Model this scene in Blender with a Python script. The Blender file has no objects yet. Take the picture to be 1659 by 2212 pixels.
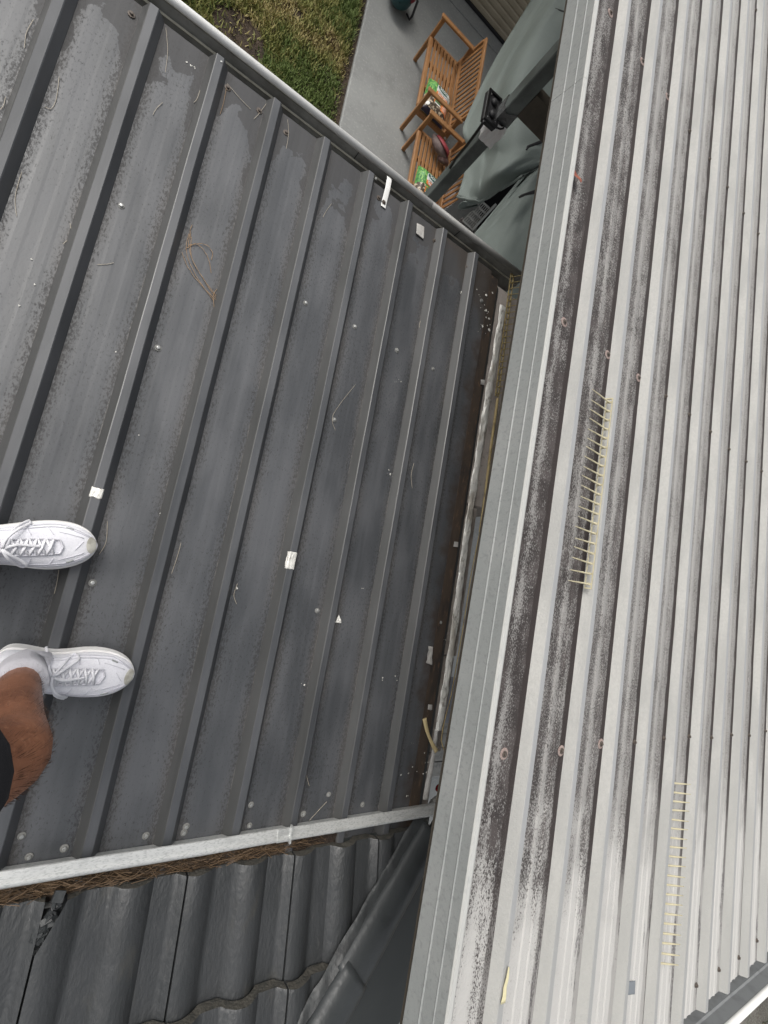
import bpy, bmesh, math, random
from mathutils import Vector, Matrix, noise
from mathutils.bvhtree import BVHTree
random.seed(7)
C = bpy.context.scene
COL = C.collection
rad = math.radians

# ------------------------------------------------------------------ camera, light, exposure
CAMZ = 4.2
R = ((0.8113492414914725, 0.23218047556220311, 0.536474263221379),
     (0.17168884333209825, -0.9719104613915918, 0.16097514128855303),
     (0.5587802335502738, -0.038500413053531926, -0.8284216129412662))
FPX = 979.04
cam_d = bpy.data.cameras.new('camera')
cam = bpy.data.objects.new('camera', cam_d); COL.objects.link(cam)
cam.matrix_world = Matrix(((R[0][0], -R[0][1], -R[0][2], 0), (R[1][0], -R[1][1], -R[1][2], 0),
                           (R[2][0], -R[2][1], -R[2][2], CAMZ), (0, 0, 0, 1)))
cam_d.sensor_fit = 'VERTICAL'; cam_d.sensor_height = 36; cam_d.sensor_width = 27
cam_d.lens = FPX / 2212 * 36
cam_d.clip_start = 0.02; cam_d.clip_end = 400
C.camera = cam

SUN_EL, SUN_AZ = rad(50), rad(312)     # azimuth measured from +Y towards +X
world = bpy.data.worlds.new('World'); C.world = world; world.use_nodes = True
wn = world.node_tree.nodes; wl = world.node_tree.links
for n in list(wn): wn.remove(n)
wo = wn.new('ShaderNodeOutputWorld'); bg = wn.new('ShaderNodeBackground'); sky = wn.new('ShaderNodeTexSky')
hs = wn.new('ShaderNodeHueSaturation'); hs.inputs['Saturation'].default_value = 0.22
sky.sky_type = 'NISHITA'; sky.sun_disc = False; sky.sun_elevation = SUN_EL; sky.sun_rotation = SUN_AZ
sky.air_density = 1.6; sky.dust_density = 7.0; sky.ozone_density = 1.0
bg.inputs['Strength'].default_value = 0.135
wl.new(sky.outputs[0], hs.inputs['Color']); wl.new(hs.outputs[0], bg.inputs['Color']); wl.new(bg.outputs[0], wo.inputs['Surface'])
sun_d = bpy.data.lights.new('sun', 'SUN'); sun_d.energy = 1.0; sun_d.angle = rad(32); sun_d.color = (1, .965, .91)
sun = bpy.data.objects.new('sun', sun_d); COL.objects.link(sun)
sdir = Vector((math.sin(SUN_AZ) * math.cos(SUN_EL), math.cos(SUN_AZ) * math.cos(SUN_EL), math.sin(SUN_EL)))
sun.rotation_euler = sdir.to_track_quat('Z', 'Y').to_euler(); sun.location = (0, 0, 20)
C.view_settings.view_transform = 'Standard'; C.view_settings.look = 'None'
C.view_settings.exposure = 0.0; C.view_settings.gamma = 1; C.view_settings.use_curve_mapping = False

# ------------------------------------------------------------------ helpers
def at(px, py, d):                     # point seen at photo position (1659 x 2212 scale), d metres below the camera
    x, y = px - 829.5, py - 1106.0
    v = [R[i][0] * x + R[i][1] * y + R[i][2] * FPX for i in range(3)]
    s = d / -v[2]
    return Vector((v[0] * s, v[1] * s, CAMZ - d))
def ray(px, py):
    x, y = px - 829.5, py - 1106.0
    return Vector([R[i][0] * x + R[i][1] * y + R[i][2] * FPX for i in range(3)]).normalized()

def lin(c): return tuple(((v / 255) / 12.92 if v <= 10 else (((v / 255) + .055) / 1.055) ** 2.4) for v in c)

class NT:
    def __init__(s, m): s.t = m.node_tree; s.n = s.t.nodes; s.l = s.t.links; s.bs = s.n['Principled BSDF']
    def new(s, k, **kw):
        n = s.n.new(k)
        for a, b in kw.items(): setattr(n, a, b)
        return n
    def put(s, sock, v):
        if isinstance(v, bpy.types.NodeSocket): s.l.new(v, sock)
        elif v is not None: sock.default_value = v
    def math(s, op, a, b=None, c=None, clamp=False):
        n = s.new('ShaderNodeMath', operation=op, use_clamp=clamp)
        s.put(n.inputs[0], a); s.put(n.inputs[1], b); s.put(n.inputs[2], c); return n.outputs[0]
    def coord(s): return s.new('ShaderNodeTexCoord').outputs['Object']
    def scl(s, v, sc):
        n = s.new('ShaderNodeVectorMath', operation='MULTIPLY'); s.put(n.inputs[0], v); n.inputs[1].default_value = sc; return n.outputs[0]
    def noise(s, v, scale, detail=3, rough=.55):
        n = s.new('ShaderNodeTexNoise'); s.put(n.inputs['Vector'], v); n.inputs['Scale'].default_value = scale
        n.inputs['Detail'].default_value = detail; n.inputs['Roughness'].default_value = rough; return n.outputs['Fac']
    def ss(s, v, lo, hi, a=0., b=1.):
        n = s.new('ShaderNodeMapRange', interpolation_type='SMOOTHSTEP'); s.put(n.inputs[0], v)
        s.put(n.inputs[1], lo); s.put(n.inputs[2], hi); s.put(n.inputs[3], a); s.put(n.inputs[4], b); return n.outputs[0]
    def mix(s, f, a, b):
        n = s.new('ShaderNodeMix', data_type='RGBA'); s.put(n.inputs[0], f)
        s.put(n.inputs[6], a if isinstance(a, bpy.types.NodeSocket) else (*a, 1)); s.put(n.inputs[7], b if isinstance(b, bpy.types.NodeSocket) else (*b, 1)); return n.outputs[2]
    def bump(s, h, strength=.3, dist=.01):
        n = s.new('ShaderNodeBump'); s.put(n.inputs['Height'], h); n.inputs['Strength'].default_value = strength; n.inputs['Distance'].default_value = dist
        s.l.new(n.outputs[0], s.bs.inputs['Normal'])

def mat(name, col, rough=.5, metal=0., spec=.5, var=(), bump=None, stretch=(1, 1, 1), rvar=None):
    """var: (noise scale, low, high, second colour, amount); bump: (scale, strength, distance)"""
    m = bpy.data.materials.new(name); m.use_nodes = True; t = NT(m); b = t.bs
    b.inputs['Roughness'].default_value = rough; b.inputs['Metallic'].default_value = metal; b.inputs['Specular IOR Level'].default_value = spec
    co = t.scl(t.coord(), stretch); c = None
    for sc, lo, hi, c2, am in var:
        f = t.ss(t.noise(co, sc, 4), lo, hi, 0, am)
        c = t.mix(f, c if c is not None else col, c2)
    if c is None: b.inputs['Base Color'].default_value = (*col, 1)
    else: t.l.new(c, b.inputs['Base Color'])
    if rvar: t.l.new(t.ss(t.noise(co, rvar[0], 3), .3, .7, rvar[1], rvar[2]), b.inputs['Roughness'])
    if bump: t.bump(t.noise(co, bump[0], 4), bump[1], bump[2])
    return m

class MB:
    """collects shapes, then builds ONE mesh"""
    def __init__(s): s.v = []; s.f = []; s.mi = []; s.cur = 0
    def add(s, vs, fs):
        o = len(s.v); s.v += [tuple(p) for p in vs]; s.f += [tuple(i + o for i in f) for f in fs]; s.mi += [s.cur] * len(fs); return s
    def box(s, lo, hi, M=None, bev=0):
        (a, b, c), (d, e, f) = lo, hi
        if bev:
            w = bev; vs = []; 
            bm = bmesh.new(); bmesh.ops.create_cube(bm, size=1)
            for q in bm.verts: q.co = Vector(((a + d) / 2 + q.co.x * (d - a), (b + e) / 2 + q.co.y * (e - b), (c + f) / 2 + q.co.z * (f - c)))
            bmesh.ops.bevel(bm, geom=list(bm.edges), offset=w, segments=1, affect='EDGES', profile=.5)
            bm.verts.index_update(); vs = [q.co.copy() for q in bm.verts]; fs = [[q.index for q in g.verts] for g in bm.faces]; bm.free()
        else:
            vs = [Vector(p) for p in ((a, b, c), (d, b, c), (d, e, c), (a, e, c), (a, b, f), (d, b, f), (d, e, f), (a, e, f))]
            fs = [(3, 2, 1, 0), (4, 5, 6, 7), (0, 1, 5, 4), (1, 2, 6, 5), (2, 3, 7, 6), (3, 0, 4, 7)]
        if M is not None: vs = [M @ p for p in vs]
        return s.add(vs, fs)
    def bar(s, a, b, w, h, up=(0, 0, 1), bev=0):          # box beam from a to b, width w, height h
        a, b = Vector(a), Vector(b); z = (b - a); L = z.length; z.normalize(); u = Vector(up)
        x = u.cross(z)
        if x.length < 1e-5: x = Vector((1, 0, 0)).cross(z)
        x.normalize(); y = z.cross(x)
        M = Matrix(((x.x, y.x, z.x, a.x), (x.y, y.y, z.y, a.y), (x.z, y.z, z.z, a.z), (0, 0, 0, 1)))
        return s.box((-w / 2, -h / 2, 0), (w / 2, h / 2, L), M, bev)
    def tube(s, pts, r, n=8, cap=True, flat=1.0, up=None):
        pts = [Vector(p) for p in pts]; rs = r if isinstance(r, (list, tuple)) else [r] * len(pts)
        vs = []; fs = []; px = None
        for i, p in enumerate(pts):
            t = (pts[min(i + 1, len(pts) - 1)] - pts[max(i - 1, 0)])
            t = t.normalized() if t.length > 1e-9 else Vector((0, 0, 1))
            if px is None:
                ref = Vector(up) if up else (Vector((0, 0, 1)) if abs(t.z) < .9 else Vector((1, 0, 0)))
                px = ref.cross(t).normalized()
            else: px = (px - t * px.dot(t)).normalized()
            py = t.cross(px)
            for k in range(n):
                a = 2 * math.pi * k / n; vs.append(p + px * math.cos(a) * rs[i] + py * math.sin(a) * rs[i] * flat)
        for i in range(len(pts) - 1):
            for k in range(n):
                fs.append((i * n + k, i * n + (k + 1) % n, (i + 1) * n + (k + 1) % n, (i + 1) * n + k))
        if cap: fs += [tuple(range(n - 1, -1, -1)), tuple((len(pts) - 1) * n + k for k in range(n))]
        return s.add(vs, fs)
    def grid(s, fn, nu, nv):
        vs = [fn(i / nu, j / nv) for j in range(nv + 1) for i in range(nu + 1)]
        fs = [(j * (nu + 1) + i, j * (nu + 1) + i + 1, (j + 1) * (nu + 1) + i + 1, (j + 1) * (nu + 1) + i) for j in range(nv) for i in range(nu)]
        return s.add(vs, fs)
    def extrude(s, prof, f0, f1, closed=True, caps=True):   # profile points swept from mapping f0 to mapping f1
        n = len(prof); vs = [f0(p) for p in prof] + [f1(p) for p in prof]
        fs = [(i, (i + 1) % n, n + (i + 1) % n, n + i) for i in range(n if closed else n - 1)]
        if closed and caps: fs += [tuple(range(n - 1, -1, -1)), tuple(range(n, 2 * n))]
        return s.add(vs, fs)
    def lathe(s, prof, c, n=16, axis=None):
        M = Vector((0, 0, 1)).rotation_difference(Vector(axis)).to_matrix() if axis else Matrix.Identity(3)
        c = Vector(c); vs = []; fs = []
        for (r, z) in prof:
            for k in range(n): a = 2 * math.pi * k / n; vs.append(c + M @ Vector((r * math.cos(a), r * math.sin(a), z)))
        for i in range(len(prof) - 1):
            for k in range(n): fs.append((i * n + k, i * n + (k + 1) % n, (i + 1) * n + (k + 1) % n, (i + 1) * n + k))
        fs += [tuple(range(n - 1, -1, -1)), tuple((len(prof) - 1) * n + k for k in range(n))]
        return s.add(vs, fs)
    def mesh(s, name, m, smooth=False, fix=True):
        me = bpy.data.meshes.new(name); me.from_pydata([tuple(p) for p in s.v], [], s.f); 
        for mm in (m if isinstance(m, (list, tuple)) else [m]): me.materials.append(mm)
        if any(s.mi): me.polygons.foreach_set('material_index', s.mi)
        if fix:
            bm = bmesh.new(); bm.from_mesh(me); bmesh.ops.recalc_face_normals(bm, faces=bm.faces); bm.to_mesh(me); bm.free()
        if smooth: me.polygons.foreach_set('use_smooth', [True] * len(me.polygons))
        me.update(); return me
    def build(s, name, m, parent=None, smooth=False, world=True, fix=True):
        me = s.mesh(name, m, smooth, fix); return put(name, me, parent, world)

def put(name, me, parent=None, world=True):
    o = bpy.data.objects.new(name, me); COL.objects.link(o)
    if parent is not None:
        o.parent = parent
        if world:
            p = parent; off = Vector((0, 0, 0))
            while p is not None: off += p.location; p = p.parent
            o.location = -off
    return o
def tag(o, label=None, cat=None, group=None, kind=None):
    if label: o['label'] = label
    if cat: o['category'] = cat
    if group: o['group'] = group
    if kind: o['kind'] = kind
    return o
def thing(name, loc, label, cat, group=None, rz=0):
    o = bpy.data.objects.new(name, None); COL.objects.link(o); o.location = loc; o.rotation_euler.z = rz; o.empty_display_size = .1
    return tag(o, label, cat, group)
def copy_tree(o, parent=None):
    c = o.copy(); COL.objects.link(c); c.parent = parent
    for ch in list(o.children): copy_tree(ch, c)
    return c
def smooth_by_angle(o, a=35):
    me = o.data; me.polygons.foreach_set('use_smooth', [True] * len(me.polygons))
    bm = bmesh.new(); bm.from_mesh(me); bm.normal_update()
    for e in bm.edges:
        if len(e.link_faces) == 2 and e.calc_face_angle(0) > rad(a): e.smooth = False
    bm.to_mesh(me); bm.free(); return o
def catmull(P, t):
    n = len(P) - 1; x = min(max(t, 0), 1) * n; i = min(int(x), n - 1); u = x - i
    p0, p1, p2, p3 = P[max(i - 1, 0)], P[i], P[i + 1], P[min(i + 2, n)]
    return .5 * ((2 * p1) + (p2 - p0) * u + (2 * p0 - 5 * p1 + 4 * p2 - p3) * u * u + (3 * p1 - p0 - 3 * p2 + p3) * u ** 3)

# ------------------------------------------------------------------ materials
D_PAN, D_CR = 1.429, 1.40
ZP, ZC = CAMZ - D_PAN, CAMZ - D_CR
PITCH, RIB0 = .19, .2054

def dark_roof_mat():
    m = bpy.data.materials.new('charcoal_roof_paint'); m.use_nodes = True; t = NT(m); co = t.coord()
    sx = t.new('ShaderNodeSeparateXYZ'); t.l.new(co, sx.inputs[0]); X, Y = sx.outputs[0], sx.outputs[1]
    u = t.math('FRACT', t.math('ADD', t.math('DIVIDE', t.math('SUBTRACT', X, RIB0), PITCH), 50.5))   # .5 = rib centre
    e = t.math('ABSOLUTE', t.math('SUBTRACT', u, .5))                  # 0 rib centre ... .5 mid pan
    edge = t.ss(e, .155, .34, 1, 0)
    pan = t.ss(e, .145, .165, 0, 1)
    n1 = t.noise(t.scl(co, (1, .5, 1)), 170, 5, .8); n2 = t.noise(t.scl(co, (1, .3, 1)), 9, 4); n3 = t.noise(co, 2.2, 3)
    n4 = t.noise(t.scl(co, (1, .04, 1)), 60, 3)
    base = t.mix(t.ss(n2, .35, .68), (.058, .062, .068), (.092, .096, .104))
    base = t.mix(t.ss(n4, .45, .7, 0, .22), base, (.115, .12, .13))
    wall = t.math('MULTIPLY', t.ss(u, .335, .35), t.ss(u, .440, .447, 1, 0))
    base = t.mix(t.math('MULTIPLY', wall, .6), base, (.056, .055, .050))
    foot = t.math('MULTIPLY', t.ss(t.math('ABSOLUTE', t.math('SUBTRACT', u, .338)), .004, .010, 1, 0), t.ss(t.noise(t.scl(co, (1, .25, 1)), 40, 4, .7), .42, .62, 0, .55))
    base = t.mix(foot, base, (.17, .16, .145))
    # soot and lichen speckle, thick beside the ribs, thin in the washed middle of each pan
    thr = t.math('ADD', t.math('MULTIPLY', edge, -.135), t.math('ADD', .60, t.math('MULTIPLY', t.math('SUBTRACT', n3, .5), -.22)))
    sp = t.math('MULTIPLY', t.ss(t.math('SUBTRACT', n1, thr), -.06, .09), t.math('MULTIPLY', pan, .66))
    base = t.mix(sp, base, (.026, .025, .025))
    # warm dust film in broad patches near the rib feet
    base = t.mix(t.math('MULTIPLY', t.math('MULTIPLY', edge, pan), t.ss(n2, .4, .62, 0, .42)), base, (.085, .078, .072))
    # tide-mark dirt left near the front gutter
    tide = t.math('ADD', t.math('ADD', Y, t.math('MULTIPLY', t.math('SUBTRACT', t.noise(co, 8, 5, .6), .5), .62)), t.math('MULTIPLY', edge, .13))
    td = t.math('MULTIPLY', t.ss(tide, 1.40, 1.412, 0, .62), pan)
    base = t.mix(td, base, (.048, .046, .046))
    # old rust and soil gathered in the last pan on the right
    rs = t.math('MULTIPLY', t.ss(t.math('ADD', X, t.math('MULTIPLY', t.math('SUBTRACT', t.noise(co, 9, 5, .6), .5), .25)), 1.21, 1.30), .75)
    base = t.mix(rs, base, (.05, .034, .024))
    # leaf-soil browning in the right hand pans near the front
    rs2 = t.math('MULTIPLY', t.ss(t.math('ADD', t.math('ADD', t.math('MULTIPLY', X, .8), Y), t.math('MULTIPLY', t.math('SUBTRACT', n2, .5), .5)), 2.22, 2.36, 0, .7), pan)
    base = t.mix(rs2, base, (.05, .040, .032))
    t.l.new(base, t.bs.inputs['Base Color'])
    dirt = t.math('MAXIMUM', t.math('MAXIMUM', sp, td), t.math('MAXIMUM', rs, rs2), clamp=True)
    t.l.new(t.math('ADD', t.ss(n2, .3, .7, .33, .47), t.math('MULTIPLY', dirt, .35)), t.bs.inputs['Roughness'])
    t.l.new(t.math('SUBTRACT', .80, t.math('MULTIPLY', dirt, .46)), t.bs.inputs['Specular IOR Level'])
    t.bump(t.noise(co, 260, 3), .06, .002)
    return m

def light_roof_mat():
    m = bpy.data.materials.new('weathered_pale_roof_paint'); m.use_nodes = True; t = NT(m); co = t.coord()
    sx = t.new('ShaderNodeSeparateXYZ'); t.l.new(co, sx.inputs[0]); X, Y = sx.outputs[0], sx.outputs[1]
    u = t.math('SUBTRACT', t.math('SUBTRACT', X, t.math('MULTIPLY', Y, .0333)), 1.0266)
    q = t.math('ADD', t.math('DIVIDE', u, PITCH), 20.0)
    p = t.math('FRACT', q); k = t.math('SUBTRACT', t.math('FLOOR', q), 19.0)          # k = 0 for the first pan behind the barge
    pan = t.math('MULTIPLY', t.ss(p, .262, .285), t.ss(p, .985, .999, 1, 0))
    dens = t.math('ADD', .43, t.math('MULTIPLY', t.math('POWER', .66, k), .29))
    dens = t.math('SUBTRACT', dens, t.ss(t.math('ADD', Y, t.math('MULTIPLY', t.math('SUBTRACT', t.noise(co, 6, 4), .5), .5)), -.88, -.42, .36, 0))
    dens = t.math('SUBTRACT', dens, t.ss(Y, .9, 3.2, 0, .12))
    mid = t.math('ABSOLUTE', t.math('SUBTRACT', p, .60))
    dens = t.math('SUBTRACT', dens, t.ss(mid, 0, .13, .24, 0))
    dens = t.math('ADD', dens, t.ss(p, .80, .97, 0, .13))
    n = t.math('ADD', t.math('MULTIPLY', t.noise(t.scl(co, (1, .6, 1)), 300, 3, .75), .66), t.math('MULTIPLY', t.noise(t.scl(co, (1, .3, 1)), 24, 4, .65), .34))
    v = t.math('ADD', n, t.math('MULTIPLY', t.math('SUBTRACT', dens, .5), .36))
    f = t.math('MULTIPLY', t.ss(v, .46, .56), pan)
    nb = t.noise(t.scl(co, (1, .25, 1)), 12, 4)
    base = t.mix(t.ss(nb, .35, .65), (.395, .393, .378), (.485, .480, .458))
    base = t.mix(t.ss(t.noise(t.scl(co, (1, .7, 1)), 130, 3, .7), .35, .7, 0, .35), base, (.36, .36, .35))
    base = t.mix(t.math('MULTIPLY', t.ss(p, .085, .115), t.ss(p, .262, .285, .8, 0)), base, (.345, .355, .37))  # crests painted duller and bluer: sky tint put into the colour, some wear
    film = t.math('MULTIPLY', pan, t.ss(dens, .05, .5, .25, .8))
    base = t.mix(film, base, (.262, .252, .244))
    f = t.math('MULTIPLY', f, t.ss(k, 0, 6, 1, .5))
    base = t.mix(f, base, t.mix(t.ss(t.noise(co, 14, 3), .4, .6), (.046, .039, .038), (.080, .069, .067)))
    low = t.ss(t.math('ADD', Y, t.math('MULTIPLY', t.math('SUBTRACT', t.noise(co, 7, 4), .5), .7)), -.85, -.40, 1, 0)
    base = t.mix(t.math('MULTIPLY', t.math('MULTIPLY', low, pan), t.math('MULTIPLY', t.math('SUBTRACT', 1., f), .8)), base, (.56, .55, .53))
    base = t.mix(t.math('MULTIPLY', t.math('SUBTRACT', 1., pan), t.math('MULTIPLY', low, .5)), base, (.36, .36, .345))  # ribs greyed towards the low end, their duller light put into the colour
    blot = t.math('MULTIPLY', t.ss(t.math('ADD', t.noise(t.scl(co, (1.6, .16, 1)), 16, 4, .7), t.ss(p, .62, .95, -.06, .07)), .60, .66), t.math('MULTIPLY', pan, t.math('MULTIPLY', low, .8)))
    blot = t.math('MULTIPLY', blot, t.ss(t.noise(t.scl(co, (1, .6, 1)), 260, 3, .75), .38, .5))
    base = t.mix(blot, base, (.075, .067, .075))
    # brown silt lying in a band at the foot of every rib
    w = t.math('ADD', p, t.math('MULTIPLY', t.math('SUBTRACT', t.noise(t.scl(co, (1, .4, 1)), 30, 4), .5), .10))
    silt = t.math('MULTIPLY', t.math('MULTIPLY', t.ss(w, .865, .895), t.ss(p, .99, 1.0, 1, 0)), t.ss(t.math('ADD', Y, t.math('MULTIPLY', t.math('SUBTRACT', nb, .5), 1.0)), -1.0, -.40, .30, .95))
    base = t.mix(silt, base, (.038, .030, .029))
    # mould blots
    base = t.mix(t.math('MULTIPLY', t.math('MULTIPLY', t.ss(t.noise(t.scl(co, (1, .35, 1)), 5.5, 4, .7), .69, .74), pan), .75), base, (.07, .062, .066))
    t.l.new(base, t.bs.inputs['Base Color']); t.bs.inputs['Roughness'].default_value = .72; t.bs.inputs['Specular IOR Level'].default_value = .3
    t.bump(t.math('ADD', t.noise(co, 190, 4), t.math('MULTIPLY', f, -.5)), .45, .004)
    return m

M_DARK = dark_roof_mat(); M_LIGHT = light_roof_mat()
M_GUT = mat('dark_gutter_paint', (.31, .31, .295), .5, var=[(7, .4, .65, (.14, .136, .125), .8), (60, .5, .75, (.17, .165, .15), .5)], bump=(80, .1, .003))
M_LIPW = mat('white_gutter_bead_paint', (.86, .86, .84), .4, var=[(12, .55, .8, (.6, .6, .58), .5)])
M_LIPG = mat('grey_gutter_bead_paint', (.33, .33, .32), .45, var=[(12, .45, .75, (.2, .2, .19), .6)])
M_LINE = mat('cream_ledge_strip', (.55, .53, .44), .6, var=[(25, .4, .7, (.35, .33, .27), .6)])  # thin cream strip on the ledge inside the front gutter
M_GALV = mat('weathered_galvanised_steel', (.66, .67, .66), .40, .45, var=[(330, .48, .66, (.36, .38, .37), .6), (60, .5, .7, (.46, .47, .46), .6)], stretch=(.35, 1, 1), bump=(120, .15, .002))
M_FLASH = mat('barge_paint', (.285, .300, .296), .55, var=[(5, .4, .7, (.335, .345, .34), .8), (90, .5, .7, (.22, .23, .227), .6), (300, .55, .75, (.16, .16, .16), .35)], bump=(150, .25, .002))
M_LIP = mat('barge_cap_lit_paint', (.52, .525, .505), .6, var=[(60, .5, .7, (.45, .46, .45), .6), (6, .45, .65, (.5, .5, .48), .6)], bump=(180, .4, .002))  # paler than the barge face: light on the upturned cap put into colour
M_SCREW = mat('zinc_screw', (.55, .56, .55), .4, .7, var=[(300, .4, .7, (.3, .3, .29), .6)])
M_SCREWD = mat('dark_grimy_screw', (.10, .085, .075), .55, .3, var=[(300, .4, .7, (.2, .16, .13), .6)])
M_RUBBER = mat('washer_rubber', (.21, .21, .20), .7)
M_RING = mat('rust_halo', (.27, .20, .18), .8, var=[(200, .4, .7, (.42, .36, .33), .7)])
M_FOIL = mat('crinkled_foil_tape', (.88, .87, .82), .40, .25, var=[(13, .54, .70, (.45, .40, .33), .7), (60, .56, .68, (.22, .18, .14), .6)], bump=(38, .9, .012), stretch=(1, .5, 1))
M_TAPEG = mat('grey_cloth_tape', (.45, .44, .42), .7, var=[(30, .4, .7, (.33, .31, .29), .6)], bump=(90, .5, .003))
M_RUST = mat('rusted_edge_flashing', (.056, .040, .029), .75, var=[(18, .45, .62, (.030, .024, .021), .9), (70, .55, .7, (.14, .085, .05), .6)], bump=(40, .4, .004), stretch=(1, .35, 1))
M_BITU = mat('dark_downturn', (.045, .047, .05), .6, var=[(25, .5, .7, (.09, .085, .08), .6)])
M_MASON = mat('weathered_wall_coping', (.33, .295, .265), .85, var=[(7, .4, .65, (.20, .175, .155), .9), (45, .5, .7, (.42, .385, .355), .6), (4, .5, .7, (.36, .315, .295), .8)], bump=(60, .5, .006))
M_LATH = mat('yellowed_lath', (.50, .39, .19), .6, var=[(30, .45, .7, (.20, .15, .08), .8)])
M_SPIKE = mat('yellowed_spike_plastic', (.56, .51, .35), .4, var=[(40, .4, .7, (.40, .36, .23), .7)])
M_SPIKED = mat('grimy_spike_plastic', (.46, .37, .18), .5, var=[(60, .4, .7, (.16, .12, .07), .8)])
M_TILE = mat('grey_painted_tile', (.046, .049, .052), .36, var=[(6, .4, .65, (.036, .039, .041), .8), (40, .58, .75, (.066, .067, .066), .5), (9, .6, .75, (.07, .068, .06), .5)], bump=(70, .4, .006), stretch=(1.6, .7, 1), rvar=(20, .34, .50))
M_TILEN = mat('bare_tile_edge', (.085, .080, .068), .85, var=[(40, .45, .65, (.05, .05, .045), .9)], bump=(120, .8, .006))
M_MORT = mat('painted_bedding_mortar', (.042, .046, .048), .45, var=[(30, .45, .65, (.032, .034, .036), .9), (90, .70, .82, (.13, .125, .115), .4)], bump=(45, .3, .008))
M_CAP = mat('dark_painted_cap', (.050, .055, .058), .36, var=[(8, .4, .65, (.038, .042, .044), .8)], bump=(50, .2, .006))
M_SHEETD = mat('dark_flashing_sheet', (.040, .045, .045), .5, var=[(4, .4, .7, (.055, .06, .06), .7)])
M_NEEDLE = mat('dry_pine_needle', (.46, .41, .33), .6)
M_NEEDLEB = mat('tan_pine_needle', (.36, .23, .12), .6)
M_NEEDLEG = mat('brown_gutter_needle', (.145, .092, .05), .7)
M_NEEDLEG2 = mat('dark_gutter_needle', (.055, .035, .02), .8)
M_MULCH = mat('gutter_leaf_mould', (.030, .020, .014), .9, bump=(60, .8, .02))
M_CONC = mat('grey_painted_concrete', (.30, .308, .302), .62, var=[(.9, .40, .62, (.235, .242, .238), .9), (3.2, .55, .7, (.21, .215, .21), .6), (35, .5, .72, (.37, .375, .36), .6), (7, .55, .75, (.22, .225, .22), .5)], bump=(150, .15, .004))
M_SOIL = mat('lawn_soil', (.060, .042, .028), .95, var=[(9, .4, .65, (.035, .026, .019), .9)], bump=(40, .8, .03))
M_GR = [mat('green_grass_blade', (.135, .185, .048), .65), mat('olive_grass_blade', (.25, .25, .08), .7), mat('straw_grass_blade', (.40, .34, .15), .75), mat('brown_grass_blade', (.12, .075, .04), .8)]
M_WOOD = mat('oiled_acacia', (.33, .162, .062), .5, var=[(8, .4, .65, (.25, .115, .042), .8), (60, .5, .7, (.40, .215, .095), .6)], stretch=(1, .25, 1), bump=(80, .12, .003))
M_TARP = mat('grey_green_canvas', (.222, .258, .243), .7, var=[(2.5, .4, .65, (.19, .224, .21), .8), (180, .45, .6, (.245, .282, .266), .5)], bump=(420, .25, .003))
M_STRAP = mat('black_webbing', (.018, .018, .02), .7)
M_DOOR = mat('cream_door_steel', (.40, .345, .255), .5, var=[(3, .4, .7, (.34, .29, .21), .7)])
M_RUBB = mat('black_rubber', (.012, .012, .013), .6)
M_POST = mat('dark_green_grey_post', (.135, .155, .150), .5, var=[(6, .4, .65, (.065, .075, .072), .8), (70, .6, .75, (.16, .17, .165), .6)], bump=(60, .2, .003))
M_BRACE = mat('brown_timber_brace', (.085, .072, .055), .7, var=[(10, .4, .7, (.055, .045, .035), .8)])
M_BLK = mat('black_plastic', (.010, .010, .011), .32)
M_BLKM = mat('black_matt_plastic', (.020, .020, .022), .6)
M_VOID = mat('black_slit_shade', (.008, .008, .009), .95, spec=.05)  # black stands in for the deep shade inside the tarpaulin slit
M_SILV = mat('silver_tape', (.86, .86, .87), .3, .25, bump=(30, 1., .02), stretch=(1, 1, .4))
M_CLEAR = mat('cloudy_plastic_film', (.12, .125, .125), .25, bump=(22, .9, .015))
M_SHOE = mat('white_knit', (.88, .88, .93), .75, var=[(22, .5, .7, (.78, .78, .84), .6), (260, .5, .6, (.76, .76, .82), .5)], bump=(330, .35, .002))
M_SOLE = mat('white_foam_sole', (.90, .89, .88), .55, var=[(9, .5, .72, (.70, .69, .67), .6)], bump=(60, .15, .003))
M_TOE = mat('scuffed_toe_rubber', (.66, .645, .58), .6, var=[(35, .45, .65, (.30, .28, .22), .55)])
M_SEAM = mat('grey_white_seam', (.66, .66, .71), .7)
M_LACE = mat('white_lace', (.86, .86, .90), .7, bump=(700, .5, .001))
M_GREYM = mat('grey_shoe_tab', (.36, .38, .37), .6)
M_SOCK = mat('white_ribbed_sock', (.76, .75, .80), .85, bump=(160, .7, .004))
M_SKIN = mat('tanned_skin', (.40, .17, .090), .48, var=[(9, .4, .65, (.26, .105, .056), .85), (120, .5, .7, (.50, .235, .135), .5)], bump=(150, .25, .003))
M_HAIR = mat('brown_leg_hair', (.075, .038, .020), .5)
M_SHORT = mat('black_shorts_cloth', (.014, .014, .018), .85, bump=(500, .4, .002))
M_LEAF = mat('red_brown_leaf', (.30, .085, .045), .6, var=[(60, .4, .7, (.2, .05, .03), .7)])
M_YEL = mat('pale_yellow_tape', (.74, .68, .43), .6, var=[(40, .45, .7, (.62, .55, .34), .6)], bump=(70, .4, .003))
M_GPAT = mat('mid_grey_patch', (.21, .23, .25), .6)
M_BONE = mat('dried_cuttle_strap', (.55, .44, .24), .55, var=[(18, .45, .65, (.36, .27, .13), .8)], bump=(50, .5, .006))
M_DROP = mat('bird_dropping', (.70, .69, .64), .85)
M_PALE = mat('pale_blue_panel_paint', (.42, .44, .50), .5)
M_GREYP = mat('grey_plastic', (.50, .49, .46), .6, var=[(20, .45, .7, (.16, .155, .145), .7)])

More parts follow.
